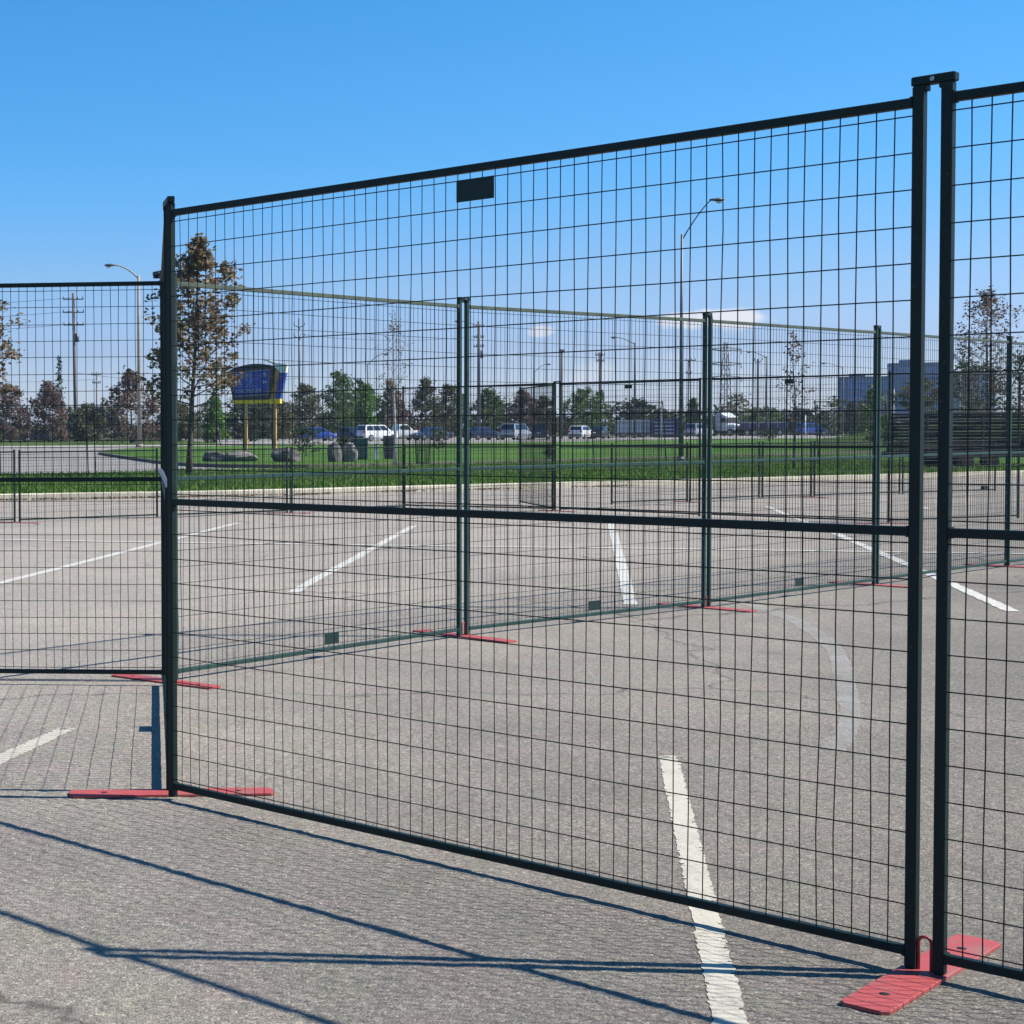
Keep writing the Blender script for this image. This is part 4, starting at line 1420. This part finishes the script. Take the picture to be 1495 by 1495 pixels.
# side wing on the right: orange band, blue flank and pale cap
wing = MB()
wing.prism([(.96, 3.66), (1.22, 3.66), (1.52, 5.35), (1.28, 5.35)], (0, -.50, 0), (1, 0, 0), (0, 0, 1), (0, 1, 0), .25)
wo = wing.build('orange_band', M['sign_orange'], sg)
MB().prism([(1.225, 3.66), (1.56, 3.66), (1.93, 5.20), (1.50, 5.20)], (0, -.44, 0), (1, 0, 0), (0, 0, 1), (0, 1, 0), .60).build('blue_flank', M['sign_blue'], sg)
MB().prism([(1.40, 5.36), (1.49, 5.21), (1.935, 5.21), (2.03, 5.68), (1.35, 5.80), (.75, 5.98), (.4, 6.0), (1.0, 5.78)], (0, -.43, 0), (1, 0, 0), (0, 0, 1), (0, 1, 0), .62).build('cap', M['sign_white'], sg)
text_mesh('G', .40, (1.10, -.515, 4.55), wo, M['sign_brown'], (PI / 2, R(8), 0), 'emblem')


for o_ in sg.children:
    if o_.name.split('.')[0] in ('cabinet', 'face', 'orange_band', 'blue_flank', 'cap'):
        o_.scale = (1.06, 1, 1.17)
        o_.location = (-.06, 0, 3.58 * (1 - 1.17))

# ------------------------------------------------------------------ vehicles
def loft_x(mb, sts, mi=0, smooth=False):
    """stations along x: (x, z_bottom, z_top, half_width_bottom, half_width_top)"""
    rings = []
    for x, zb, zt, wb, wt in sts:
        zm = zb + (zt - zb) * .55
        rings.append([(x, -wb * .94, zb), (x, wb * .94, zb), (x, wb, zb + (zt - zb) * .25), (x, wb, zm), (x, wt, zt), (x, wt * .5, zt + .015), (x, -wt * .5, zt + .015), (x, -wt, zt), (x, -wb, zm), (x, -wb, zb + (zt - zb) * .25)])
    mb.loft(rings, mi, smooth)


CAR = {
    'suv': dict(L=4.6, W=.92, H=1.74, belt=1.08, hood=1.05, cab=(-2.18, -1.95, .55, 1.35), wheel=.36),
    'van': dict(L=4.9, W=.97, H=1.78, belt=1.08, hood=1.02, cab=(-2.38, -2.15, .85, 1.75), wheel=.34),
    'sedan': dict(L=4.6, W=.90, H=1.45, belt=.95, hood=.93, cab=(-1.65, -.95, .35, 1.20), wheel=.33),
    'hatch': dict(L=4.1, W=.88, H=1.52, belt=.98, hood=.96, cab=(-1.98, -1.60, .40, 1.20), wheel=.32),
}


def wheels(t, xs, W, r):
    for x in xs:
        for s in (-1, 1):
            mb = MB()
            y0 = s * (W - .21)
            mb.tube([(x, y0, r), (x, y0 + s * .03, r), (x, y0 + s * .19, r), (x, y0 + s * .22, r)], [r * .93, r, r, r * .93], 18, smooth=False)
            ty = mb.build('tyre', M['tyre'], t)
            MB().tube([(x, y0 + s * .20, r), (x, y0 + s * .228, r)], [r * .66, r * .60], 14, smooth=False).build('rim', M['rim'], ty)


def car(name, kind, paint, loc, rotz, label, group='cars parked beyond the road', z=None):
    d = CAR[kind]
    L, W, H, belt, hood = d['L'], d['W'], d['H'], d['belt'], d['hood']
    t = empty(name, (loc[0], loc[1], zg(loc[1]) + .02 if z is None else z), rotz, label, 'car', group)
    h = L / 2
    c0, c1, c2, c3 = d['cab']
    mb = MB()
    rear_z = belt if kind in ('suv', 'van', 'hatch') else belt - .02
    loft_x(mb, [(-h, .38, rear_z - .22, W * .86, W * .80), (-h + .12, .25, rear_z, W * .96, W * .90), (-h * .6, .22, belt, W, W * .95), (0, .22, belt, W, W * .95),
                (h * .45, .22, hood + .02, W, W * .93), (h - .35, .24, hood - .10, W * .95, W * .84), (h - .05, .30, hood - .24, W * .84, W * .72), (h, .40, hood - .34, W * .76, W * .66)])
    rt = W * .74
    roof = [(c0, belt - .02, W * .90), (c1, H, rt)]
    mb.loft([[(c0, -W * .90, belt - .02), (c0, W * .90, belt - .02), (c3, W * .90, belt - .02), (c3, -W * .90, belt - .02)],
             [(c1, -rt, H - .03), (c1, rt, H - .03), (c2, rt, H - .03), (c2, -rt, H - .03)],
             [(c1 + .08, -rt * .92, H), (c1 + .08, rt * .92, H), (c2 - .08, rt * .92, H), (c2 - .08, -rt * .92, H)]])
    body = mb.build('body', M[paint], t)

    def glass(name, q):
        c_ = sum((Vector(p) for p in q), Vector()) / 4
        n_ = (Vector(q[1]) - Vector(q[0])).cross(Vector(q[3]) - Vector(q[0])).normalized()
        if n_.dot(c_ - Vector((0, 0, belt))) < 0:
            n_ = -n_
        a = [Vector(p) + n_ * .004 for p in q]
        b = [Vector(p) + n_ * .014 for p in q]
        MB().loft([a, b]).build(name, M['carglass'], t)

    def cabpt(u, v, s):
        """u along the cabin 0..1, v up 0..1, s side"""
        x = (c0 + (c1 - c0) * v) * (1 - u) + (c3 + (c2 - c3) * v) * u
        w = W * .90 + (rt - W * .90) * v
        return (x, s * w, belt - .02 + (H - .03 - belt + .02) * v)
    nwin = 3 if kind in ('suv', 'van') else 2
    for s in (-1, 1):
        for k in range(nwin):
            u0, u1 = .05 + .90 * k / nwin + .012, .05 + .90 * (k + 1) / nwin - .012
            glass('side_window', [cabpt(u0, .12, s), cabpt(u1, .12, s), cabpt(min(u1, .95), .88, s), cabpt(u0, .88, s)])
    glass('windscreen', [cabpt(1, .10, -.88), cabpt(1, .10, .88), cabpt(1, .92, .88), cabpt(1, .92, -.88)])
    glass('rear_window', [cabpt(0, .16, -.86), cabpt(0, .16, .86), cabpt(0, .90, .86), cabpt(0, .90, -.86)])
    for s in (-1, 1):
        MB().box((-h + .06, s * W * .76, rear_z - .10), (.14, .20, .26 if kind != 'sedan' else .16), bevel=.02).build('tail_light', M['red_lamp'], t)
        MB().box((h - .10, s * W * .66, hood - .27), (.16, .30, .14), bevel=.02).build('headlight', M['clear_lamp'], t)
        MB().box((c3 - .18, s * (W + .07), belt + .06), (.10, .16, .13), bevel=.02).build('mirror', M[paint], t)
    MB().box((-h - .01, 0, .44), (.08, W * 1.6, .2), bevel=.02).build('bumper', M['black'], t)
    MB().box((-h - .025, 0, .72), (.02, .30, .13)).build('number_plate', M['white'], t)
    wheels(t, (-h * .62, h * .62), W, d['wheel'])
    return t


car('suv', 'suv', 'carwhite', (34.2, 180.0), R(27), 'white sport utility car in front of the green trees left of the birch')
car('hatchback', 'hatch', 'carblue', (28.9, 187.0), R(15), 'bright blue car beyond the shrub right of the sign')
car('hatchback', 'hatch', 'carnavy', (31.9, 181.5), R(-70), 'small dark blue car just left of the white sport utility car')
car('sedan', 'sedan', 'carnavy', (41.6, 187.0), R(200), 'dark sedan right of the white pickup')
car('sedan', 'sedan', 'carnavy', (47.4, 187.0), R(25), 'navy sedan between the rear double post and the silver van')
car('van', 'van', 'carsilver', (50.2, 184.0), R(52), 'silver white van showing its tailgate, right of the rear double post')
car('suv', 'suv', 'carnavy', (54.6, 190.0), R(70), 'dark car behind the far gate panel, right of the silver van')
car('hatchback', 'hatch', 'carwhite', (59.5, 191.0), R(55), 'white hatchback below the round green tree')
car('sedan', 'sedan', 'carblack', (62.2, 193.0), R(60), 'black sedan right of the white hatchback')
car('suv', 'suv', 'carsilver', (83.6, 219.0), R(40), 'grey car left of the white truck cab')
car('suv', 'suv', 'carblue', (105.8, 236.0), R(15), 'blue car in front of the dark bush on the right')
car('sedan', 'sedan', 'carnavy', (-2.3, 199.0), R(8), 'dark car half hidden by the brown bushes at far left')

# white pickup
t = empty('pickup', (38.3, 188.0, zg(188) + .02), R(18), 'white pickup right of the white sport utility car', 'pickup', 'cars parked beyond the road')
mb = MB()
loft_x(mb, [(-2.6, .45, 1.08, .90, .88), (-2.5, .38, 1.10, .94, .92), (-.5, .36, 1.12, .95, .93), (.9, .36, 1.14, .95, .92), (2.2, .36, 1.08, .93, .84), (2.6, .45, .90, .84, .76)])
mb.loft([[(-.55, -.88, 1.1), (-.55, .88, 1.1), (1.3, .88, 1.1), (1.3, -.88, 1.1)], [(-.45, -.70, 1.78), (-.45, .70, 1.78), (.55, .70, 1.78), (.55, -.70, 1.78)], [(-.4, -.64, 1.81), (-.4, .64, 1.81), (.5, .64, 1.81), (.5, -.64, 1.81)]])
mb.build('body', M['carwhite'], t)
MB().box((-1.6, 0, 1.12), (1.8, 1.6, .05)).build('bed', M['black'], t)
for s in (-1, 1):
    MB().prism([(-.42, 1.16), (1.0, 1.16), (.55, 1.68), (-.36, 1.68)], (0, s * .80, 0), (1, 0, 0), (0, 0, 1), (0, s, 0), .06).build('side_window', M['carglass'], t)
    MB().box((-2.62, s * .8, .95), (.05, .14, .3)).build('tail_light', M['red_lamp'], t)
    MB().box((2.52, s * .66, .86), (.12, .28, .16)).build('headlight', M['clear_lamp'], t)
wheels(t, (-1.65, 1.65), .95, .38)

# white truck cab
t = empty('truck', (93.6, 235.0, zg(235) + .02), R(-62), 'white truck cab with a dark bumper right of the rear fence post pair', 'truck')
mb = MB()
mb.box((0, 0, 1.75), (2.0, 2.3, 2.1), bevel=.12)
mb.box((1.35, 0, 1.15), (1.5, 1.9, .95), bevel=.12)
mb.loft([[(-.95, -1.1, 2.802), (-.95, 1.1, 2.802), (.6, 1.1, 2.802), (.6, -1.1, 2.802)], [(-.95, -1.0, 3.3), (-.95, 1.0, 3.3), (-.3, 1.0, 3.3), (-.3, -1.0, 3.3)]])
mb.build('cab', M['carwhite'], t)
MB().box((1.02, 0, 2.2), (.06, 1.9, .75)).build('windscreen', M['carglass'], t)
MB().box((2.13, 0, 1.15), (.08, 1.3, .65), bevel=.02).build('grille', M['carnavy'], t)
MB().box((2.12, 0, .62), (.3, 2.2, .3), bevel=.04).build('bumper', M['black'], t)
for s in (-1, 1):
    MB().box((.35, s * 1.165, 2.2), (.9, .04, .65)).build('side_window', M['carglass'], t)
    MB().box((1.2, s * 1.35, 2.1), (.1, .22, .6), bevel=.03).build('mirror', M['black'], t)
    MB().box((2.1, s * .85, 1.0), (.1, .3, .2)).build('headlight', M['clear_lamp'], t)
wheels(t, (-1.2, 1.5), 1.15, .5)

# white box trailer, navy container, dark flatbed
t = empty('box_trailer', (73.6, 215.0, zg(215) + .02), R(-14), 'low white box trailer with pale ribs above the lawn, left of the navy container', 'trailer')
MB().box((0, 0, 1.35), (4.0, 2.3, 1.75), bevel=.04).build('box', M['trailer_white'], t)
for k in range(6):
    MB().box((-1.7 + k * .68, -1.165, 1.35), (.08, .035, 1.6)).build('rib', M['steel'], t)
MB().box((0, -1.17, 2.18), (3.9, .04, .10)).build('top_trim', M['white'], t)
MB().box((0, -1.17, .56), (3.9, .05, .12)).build('skirt', M['black'], t)
wheels(t, (-1.2, 1.2), 1.1, .38)
t = empty('shipping_container', (75.9, 210.0, zg(210) + .02), R(-8), 'navy container with pale horizontal bars beside the tall grey street lamp', 'container')
MB().box((0, 0, 1.22), (3.2, 2.3, 2.2), bevel=.03).build('box', M['navypaint'], t)
for k in range(4):
    MB().box((-.3, -1.17, .55 + k * .44), (2.3, .03, .10)).build('bar', M['trailer_white'], t)
MB().box((0, -1.2, .08), (3.2, .2, .16)).build('sill', M['black'], t)
t = empty('flatbed_trailer', (97.2, 232.0, zg(232) + .02), R(-6), 'long dark flatbed with pale rails right of the white truck cab', 'trailer')
MB().box((0, 0, .95), (6.4, 2.2, .35), bevel=.03).build('deck', M['black'], t)
MB().box((0, -.9, 1.85), (6.4, .06, .10)).build('upper_rail', M['trailer_white'], t)
MB().box((0, -.95, 1.35), (6.3, .08, .7)).build('side_board', M['navypaint'], t)
for k in range(6):
    MB().box((-3.1 + k * 1.24, -1.02, 1.4), (.07, .06, 1.0)).build('stake', M['steel'], t)
wheels(t, (-2.2, -1.2, 2.2), 1.05, .42)

# trailer loaded with stacked fence panels on the right
TX, TY = 34.6, 60.0
t = empty('flatbed_trailer', (TX, TY, zg(TY) + .1), R(3), 'dark trailer carrying stacked fence panels at the right edge', 'trailer')
MB().box((0, 0, .50), (9.4, 2.1, .14), bevel=.01).build('deck', M['rust'], t)
for s in (-1, 1):
    MB().box((0, s * 1.07, .50), (9.4, .05, .20)).build('side_rail', M['black'], t)
for x in (-4.3, -2.3, -.1, 2.2, 4.3):
    for s in (-1, 1):
        MB().box((x, s * 1.13, 1.15), (.07, .07, 1.5)).build('stake', M['black'], t)
for x in (-2.9, -2.0):
    for s in (-1, 1):
        mb = MB()
        mb.tube([(x, s * .95, .17), (x, s * 1.15, .17)], [.30, .30], 18, smooth=False)
        ty = mb.build('tyre', M['tyre'], t)
        ty.location.z = .12
        MB().tube([(x, s * 1.14, .17), (x, s * 1.165, .17)], .18, 12, smooth=False).build('rim', M['rust'], ty)
MB().box((1.2, -.9, .19), (.12, .12, .38)).build('support_leg', M['black'], t)
MB().box((3.4, -.9, .19), (.12, .12, .38)).build('support_leg', M['black'], t)
mb = MB()
mb.tube([(-4.7, -.5, .48), (-6.1, 0, .42)], .05, 6)
mb.tube([(-4.7, .5, .48), (-6.1, 0, .42)], .05, 6)
mb.build('drawbar', M['black'], t)

# one flat panel, then copies laid on each other
first = empty('stacked_fence', (TX, TY, 0), R(3), 'x', 'fence', 'panels stacked on the trailer')
for s in (-1, 1):
    MB().box((0, s * .98, 0), (9.0, .06, .088), bevel=.004).build('side_rail', M['wire'], first)
for x in (-4.45, -1.5, 1.5, 4.45):
    MB().box((x, 0, 0), (.05, 1.90, .05)).build('crossbar', M['fence'], first)
mb = MB()
for k in range(30):
    mb.box((-4.35 + k * .3, 0, .002), (.008, 1.9, .008))
for k in range(9):
    mb.box((0, -.85 + k * .21, .012), (8.9, .008, .008))
mb.build('wire_mesh', M['wire'], first)
names = ['bottom', 'second', 'third', 'fourth', 'fifth', 'sixth', 'seventh', 'eighth', 'ninth', 'tenth', 'eleventh', 'twelfth', 'topmost']
zs_ = .60
rg = random.Random(4)
for k, nm in enumerate(names):
    o = first if k == 0 else copy_tree(first)
    o.location = (TX + rg.uniform(-.12, .12), TY + rg.uniform(-.05, .05), zg(TY) + .1 + zs_)
    o.rotation_euler = (0, 0, R(3) + rg.uniform(-.004, .004))
    o['label'] = ('%s fence panel of the flat stack on the dark trailer' % nm) if nm != 'topmost' else 'topmost fence panel of the flat stack, its edge lit by the sun'
    zs_ += .112

# ------------------------------------------------------------------ small things on the lawn
def boulder(loc, size, seed, label, mat):
    bm = bmesh.new()
    bmesh.ops.create_icosphere(bm, subdivisions=3, radius=1)
    rng = np.random.default_rng(seed)
    dirs = rng.normal(size=(16, 3))
    dirs /= np.linalg.norm(dirs, axis=1)[:, None]
    offs = rng.uniform(.62, .95, 16)
    for v in bm.verts:
        c = np.array(v.co)
        for d, o in zip(dirs, offs):                 # flat broken faces
            k = c @ d - o
            if k > 0:
                c = c - d * k * .92
        c += rng.normal(0, .02, 3)
        v.co = Vector((c[0] * size[0] / 1.7, c[1] * size[1] / 1.7, max(-.1, (c[2] + .55)) * size[2] / 1.4))
    me = bpy.data.meshes.new('boulder')
    bm.to_mesh(me)
    bm.free()
    me.materials.append(mat)
    o = bpy.data.objects.new('boulder', me)
    C.objects.link(o)
    o.location = (loc[0], loc[1], zg(loc[1]) + .10)
    return tag(o, label, 'boulder', 'landscape boulders on the lawn')


boulder((7.75, 81.5), (1.5, 1.1, .50), 1, 'long low dark boulder left of the sign posts, at the left end', M['rock'])
boulder((8.85, 81.0), (1.5, 1.0, .58), 2, 'low boulder with a pale lit top below the sign', M['rock2'])
boulder((10.75, 79.0), (1.5, 1.0, .72), 3, 'grey boulder below the right sign post', M['rock'])
boulder((12.85, 78.0), (.62, .7, .95), 4, 'dark upright boulder right of the evergreen shrub', M['rock'])
boulder((13.55, 78.3), (.75, .8, .85), 5, 'pale upright boulder left of the teal cabinet', M['rock2'])

t = empty('utility_cabinet', (15.1, 84.0, zg(84) + .13), R(-12), 'teal green utility cabinet on the lawn below the white cars', 'cabinet')
MB().box((0, 0, .50), (.85, .7, 1.0), bevel=.03).build('housing', M['teal'], t)
MB().box((0, 0, 1.02), (.92, .78, .06), bevel=.02).build('lid', M['teal'], t)
MB().box((0, -.36, .5), (.74, .03, .82)).build('door', M['teal'], t)
t = empty('marker_post', (15.75, 83.0, zg(83) + .13), 0, 'short white marker post beside the teal cabinet', 'post')
MB().box((0, 0, .42), (.20, .06, .84), bevel=.01).build('post', M['white'], t)
MB().box((0, -.034, .62), (.12, .012, .2)).build('reflector', M['letter'], t)
t = empty('litter_bin', (16.75, 85.0, zg(85) + .13), R(8), 'black two tier litter bin left of the birch trunk', 'bin')
MB().loft([[(-.17, -.17, 0), (.17, -.17, 0), (.17, .17, 0), (-.17, .17, 0)], [(-.20, -.20, .55), (.20, -.20, .55), (.20, .20, .55), (-.20, .20, .55)]]).build('lower_tub', M['black'], t)
MB().box((0, 0, .585), (.34, .34, .06)).build('collar', M['steel'], t)
MB().box((0, 0, .90), (.44, .44, .55), bevel=.03).build('hood', M['black'], t)
t = empty('mesh_cage', (15.65, 72.0, zg(72) + .13), 0, 'dark green mesh tree cage between the birch and the rear double post', 'tree cage')
mb = MB()
for k in range(28):
    a_ = 2 * PI * k / 28
    mb.tube([(.27 * math.cos(a_), .27 * math.sin(a_), 0), (.33 * math.cos(a_), .33 * math.sin(a_), 1.15)], .010, 4, smooth=False)
mb.build('bars', M['fence'], t)
for z_ in (.05, .6, 1.13):
    r_ = .27 + .06 * z_ / 1.15
    MB().tube([(r_ * math.cos(2 * PI * k / 24), r_ * math.sin(2 * PI * k / 24), z_) for k in range(25)], .016, 5).build('hoop', M['fence'], t)
t = empty('dish_sign', (89.6, 180.0, zg(180) + .1), 0, 'white round sign on a slim white pole left of the near double post', 'sign')
MB().tube([(0, 0, 0), (0, 0, 5.1)], [.06, .045], 8).build('pole', M['white'], t)
MB().tube([(.45, -.08, 1.25), (.45, -.03, 1.25)], .48, 20, smooth=False).build('disc', M['white'], t)
MB().box((.2, -.02, 1.25), (.4, .05, .06)).build('bracket', M['white'], t)
for x, y, lab in ((38.5, 80.5, 'leftmost slim white stake at the lawn edge by the flatbed'),):
    pass
for i, (x, y, h_, lab) in enumerate(((88.9, 205, 3.3, 'white flag post left of the dark flatbed'), (93.5, 210, 2.6, 'white post in the middle of the dark flatbed'), (68.3, 190, 4.2, 'white post left of the white trailer'))):
    t = empty('white_post', (x, y, zg(y)), 0, lab, 'post', 'slim white posts beyond the lawn')
    MB().tube([(0, 0, 0), (0, 0, h_)], .07, 8).build('shaft', M['white'], t)
    MB().tube([(0, 0, h_), (0, 0, h_ + .08)], [.09, .05], 8).build('cap', M['white'], t)

# ------------------------------------------------------------------ the person walking by the road
def person(loc, rotz, label):
    t = empty('person', (loc[0], loc[1], zg(loc[1]) + .13), rotz, label, 'person')
    V = [(0, 0, .95, .150, .115), (0, 0, 1.12, .135, .10), (.01, 0, 1.32, .165, .115), (.02, 0, 1.47, .090, .075), (.03, 0, 1.54, .058, .058), (.045, 0, 1.63, .085, .075), (.05, 0, 1.71, .088, .075), (.045, 0, 1.765, .05, .05),
         (0, .095, .90, .090, .095), (.13, .10, .50, .060, .060), (.02, .10, .10, .042, .045), (.15, .105, .045, .040, .032),
         (0, -.095, .90, .090, .095), (-.06, -.10, .50, .060, .060), (-.27, -.10, .16, .042, .045), (-.17, -.105, .05, .038, .032),
         (.015, .195, 1.42, .062, .062), (-.05, .235, 1.16, .045, .045), (.06, .235, .93, .034, .034), (.09, .235, .85, .036, .026),
         (.015, -.195, 1.42, .062, .062), (.10, -.235, 1.17, .045, .045), (.28, -.20, 1.06, .034, .034), (.36, -.19, 1.05, .034, .026)]
    E_ = [(0, 1), (1, 2), (2, 3), (3, 4), (4, 5), (5, 6), (6, 7), (0, 8), (8, 9), (9, 10), (10, 11), (0, 12), (12, 13), (13, 14), (14, 15), (2, 16), (16, 17), (17, 18), (18, 19), (2, 20), (20, 21), (21, 22), (22, 23)]
    # fingers and thumb, each its own short chain from the palm
    for palm, s, d in ((19, 1, Vector((.25, 0, -1)).normalized()), (23, -1, Vector((1, 0, -.15)).normalized())):
        b = Vector(V[palm][:3])
        for k in range(4):
            o = Vector((0, 0, .022 * (k - 1.5))) if abs(d.x) > .6 else Vector((.018 * (k - 1.5), 0, 0))
            ln = (.068, .078, .074, .058)[k]
            i0 = len(V)
            q1 = b + o + d * .045
            q2 = q1 + d * ln * .5
            q3 = q2 + (d + Vector((0, -s * .6, 0))).normalized() * ln * .5
            for q in (q1, q2, q3):
                V.append((q.x, q.y, q.z, .0095, .0095))
            E_.extend([(palm, i0), (i0, i0 + 1), (i0 + 1, i0 + 2)])
        i0 = len(V)
        q1 = b + Vector((.03, -s * .01, .01))
        q2 = q1 + (d + Vector((.3, -s * .5, .2))).normalized() * .045
        V.append((q1.x, q1.y, q1.z, .011, .011))
        V.append((q2.x, q2.y, q2.z, .010, .010))
        E_.extend([(palm, i0), (i0, i0 + 1)])
    me = bpy.data.meshes.new('body')
    me.from_pydata([v[:3] for v in V], E_, [])
    o = bpy.data.objects.new('body', me)
    C.objects.link(o)
    sk = o.modifiers.new('skin', 'SKIN')
    for i, v in enumerate(V):
        me.skin_vertices[0].data[i].radius = (v[3], v[4])
    me.skin_vertices[0].data[0].use_root = True
    o.modifiers.new('sub', 'SUBSURF').levels = 1
    dg = bpy.context.evaluated_depsgraph_get()
    bm_ = bpy.data.meshes.new_from_object(o.evaluated_get(dg))
    bpy.data.objects.remove(o, do_unlink=True)
    bm_.name = 'body'
    for m_ in ('skin', 'jacket', 'jeans', 'black'):
        bm_.materials.append(M[m_])
    for p in bm_.polygons:
        c = p.center
        hand = (c.z < .92 and abs(c.y) > .19 and c.z > .6) or (c.x > .30 and c.z > .9)
        p.material_index = 0 if (c.z > 1.52 or hand) else (1 if c.z > .92 else (2 if c.z > (.10 if c.x > -.1 else .13) else 3))
        p.use_smooth = True
    ob = bpy.data.objects.new('body', bm_)
    C.objects.link(ob)
    ob.parent = t
    # hair cap, nose and ears
    rings = []
    for k in range(6):
        a_ = k / 5 * PI / 2
        rr = .098 * math.cos(a_) + .004
        rings.append([(.035 + rr * 1.0 * math.cos(q), rr * .88 * math.sin(q), 1.675 + .125 * math.sin(a_) + (.035 * math.cos(q) if k == 0 else 0)) for q in [2 * PI * j / 14 for j in range(14)]])
    MB().loft(rings, smooth=True).build('hair', M['hair'], t)
    mb_ = MB()
    mb_.loft([[(.130, -.012, 1.655), (.130, .012, 1.655), (.128, .006, 1.69), (.128, -.006, 1.69)], [(.152, -.010, 1.652), (.152, .010, 1.652), (.132, .004, 1.69), (.132, -.004, 1.69)]])
    for s in (-1, 1):
        mb_.box((.045, s * .078, 1.665), (.035, .014, .055), bevel=.004)
    mb_.build('nose_and_ears', M['skin'], t)
    mb_ = MB()
    for s in (-1, 1):
        mb_.box((.131, s * .028, 1.688), (.010, .022, .009))
    mb_.box((.131, 0, 1.615), (.010, .040, .007))
    mb_.build('eyes_and_mouth', M['hair'], t)
    mb_ = MB()
    mb_.tube([(.0, 0, .90), (0, 0, .98)], [.165, .165], 14)
    return t


person((13.65, 143.0), R(118), 'person in a black top and dark jeans walking beside the road, left of the sign')

# ------------------------------------------------------------------ offices far behind
def office(name, base, rotz, w, d, h, cols, floors, pane, label, frame='mullion', parapet=.8, roof_box=None):
    t = empty(name, (base[0], base[1], zg(base[1])), rotz, label, 'office building', 'office blocks in the distance')
    MB().box((0, d / 2, h / 2), (w, d, h)).build('wall', M[frame], t)
    MB().box((0, d / 2, h + parapet / 2 + .003), (w + .2, d + .2, parapet)).build('parapet', M[frame], t)
    cw, fh = w / cols, h / floors
    me = None
    for i in range(cols):
        for j in range(floors):
            if me is None:
                o = MB().box((0, 0, 0), (cw - .16, .10, fh - .35), bevel=.02).build('window', M[pane], t)
                me = o.data
            else:
                o = bpy.data.objects.new('window', me)
                C.objects.link(o)
                o.parent = t
            o.location = (-w / 2 + cw * (i + .5), -.03, fh * (j + .5))
    # side facing left
    nd = max(2, int(d / 2.2))
    me2 = None
    for i in range(nd):
        for j in range(floors):
            if me2 is None:
                o = MB().box((0, 0, 0), (.10, d / nd - .16, fh - .35), bevel=.02).build('window', M[pane], t)
                me2 = o.data
            else:
                o = bpy.data.objects.new('window', me2)
                C.objects.link(o)
                o.parent = t
            o.location = (-w / 2 - .03, d / nd * (i + .5), fh * (j + .5))
    if roof_box:
        x, y, bw, bd, bh = roof_box
        MB().box((x, y, h + parapet + bh / 2 + .006), (bw, bd, bh)).build('roof_plant', M[frame], t)
    return t


office('office_block', (218.8, 455.3), R(-25), 12.7, 12, 13.9, 7, 4, 'pane', 'lower dark blue glass office block, left of the taller one', roof_box=(-2, 6, 4, 4, .9))
office('office_block', (229.1, 449.4), R(-25), 12.4, 12, 17.3, 7, 5, 'pane', 'taller dark blue glass office block behind the near double post', roof_box=(-1, 8, 5, 5, 1.0))
office('office_block', (243.8, 459.0), R(-25), 4.7, 12, 15.2, 3, 4, 'pane2', 'teal glass office wing right of the near double post')
office('office_block', (271.2, 499.0), R(-25), 4.9, 10, 16.4, 3, 7, 'carglass', 'pale office tower with dark windows right of the near double post', frame='office_white')
office('office_block', (279.2, 504.2), R(-25), 3.6, 10, 16.5, 2, 5, 'pane', 'blue office tower behind the tall reddish tree')

# the wood far behind the car park, one unbroken mass of leaves
rng = np.random.default_rng(77)
N = 42000
bx = rng.uniform(-70, 175, N)
ht = 2.6 + 1.5 * np.sin(bx * .31) + 1.2 * np.sin(bx * .83 + 1) + .8 * np.sin(bx * 1.9) + .6 * np.sin(bx * 3.7)
ht = np.clip(ht * 1.25, 2.2, 6.5)
bz = .2 + rng.beta(1.2, 1.1, N) * ht
by = 262 + rng.normal(0, 2.2, N) + np.abs(bx - 40) * .03
tag(quads_mesh('far_woods', make_leaves(np.c_[bx, by, bz], .36, rng), N, M['olive']), 'unbroken belt of low woods far behind the parked cars', 'woods', kind='stuff')

t = empty('rubber_block', (23.2, 42.0, zg(42)), R(20), 'small black rubber block lying on the far asphalt right of the near double post', 'block')
MB().loft([[(-.09, -.05, .002), (.09, -.05, .002), (.09, .05, .002), (-.09, .05, .002)], [(-.07, -.035, .09), (.07, -.035, .09), (.07, .035, .09), (-.07, .035, .09)]]).build('block', M['black'], t)

# dry leaves and grit blown against the kerb
rng = np.random.default_rng(41)
N = 1500
lx = np.concatenate([rng.normal(c_, .5, N // 10) for c_ in (-1.0, .3, 1.4, 2.6, 3.4, 4.6, 6.2, 8.8, 11.5, 15.0)])
ly = np.array([KERB(x) for x in lx]) - np.abs(rng.normal(0, .07, len(lx))) - .02
lz = np.array([zg(y) for y in ly]) + .012 + rng.uniform(0, .03, len(lx))
tag(quads_mesh('leaf_litter', make_leaves(np.c_[lx, ly, lz], .028, rng, 1.0), len(lx), M['russet']), 'dry brown leaves blown against the foot of the kerb', 'leaf litter', kind='stuff')

# the autumn air over the whole place: far things pale towards blue
mb = MB().box((0, 2480, 12.9), (8100, 5160, 28.4))
hz = mb.build('haze', [])
hm = bpy.data.materials.new('air_haze')
hm.use_nodes = True
hn = hm.node_tree.nodes
hn.clear()
ho = hn.new('ShaderNodeOutputMaterial')
hv = hn.new('ShaderNodeVolumePrincipled')
hv.inputs['Color'].default_value = (.80, .88, 1.0, 1)
hv.inputs['Density'].default_value = .00018
hv.inputs['Anisotropy'].default_value = .3
hm.node_tree.links.new(hv.outputs[0], ho.inputs['Volume'])
hz.data.materials.append(hm)
tag(hz, kind='stuff')
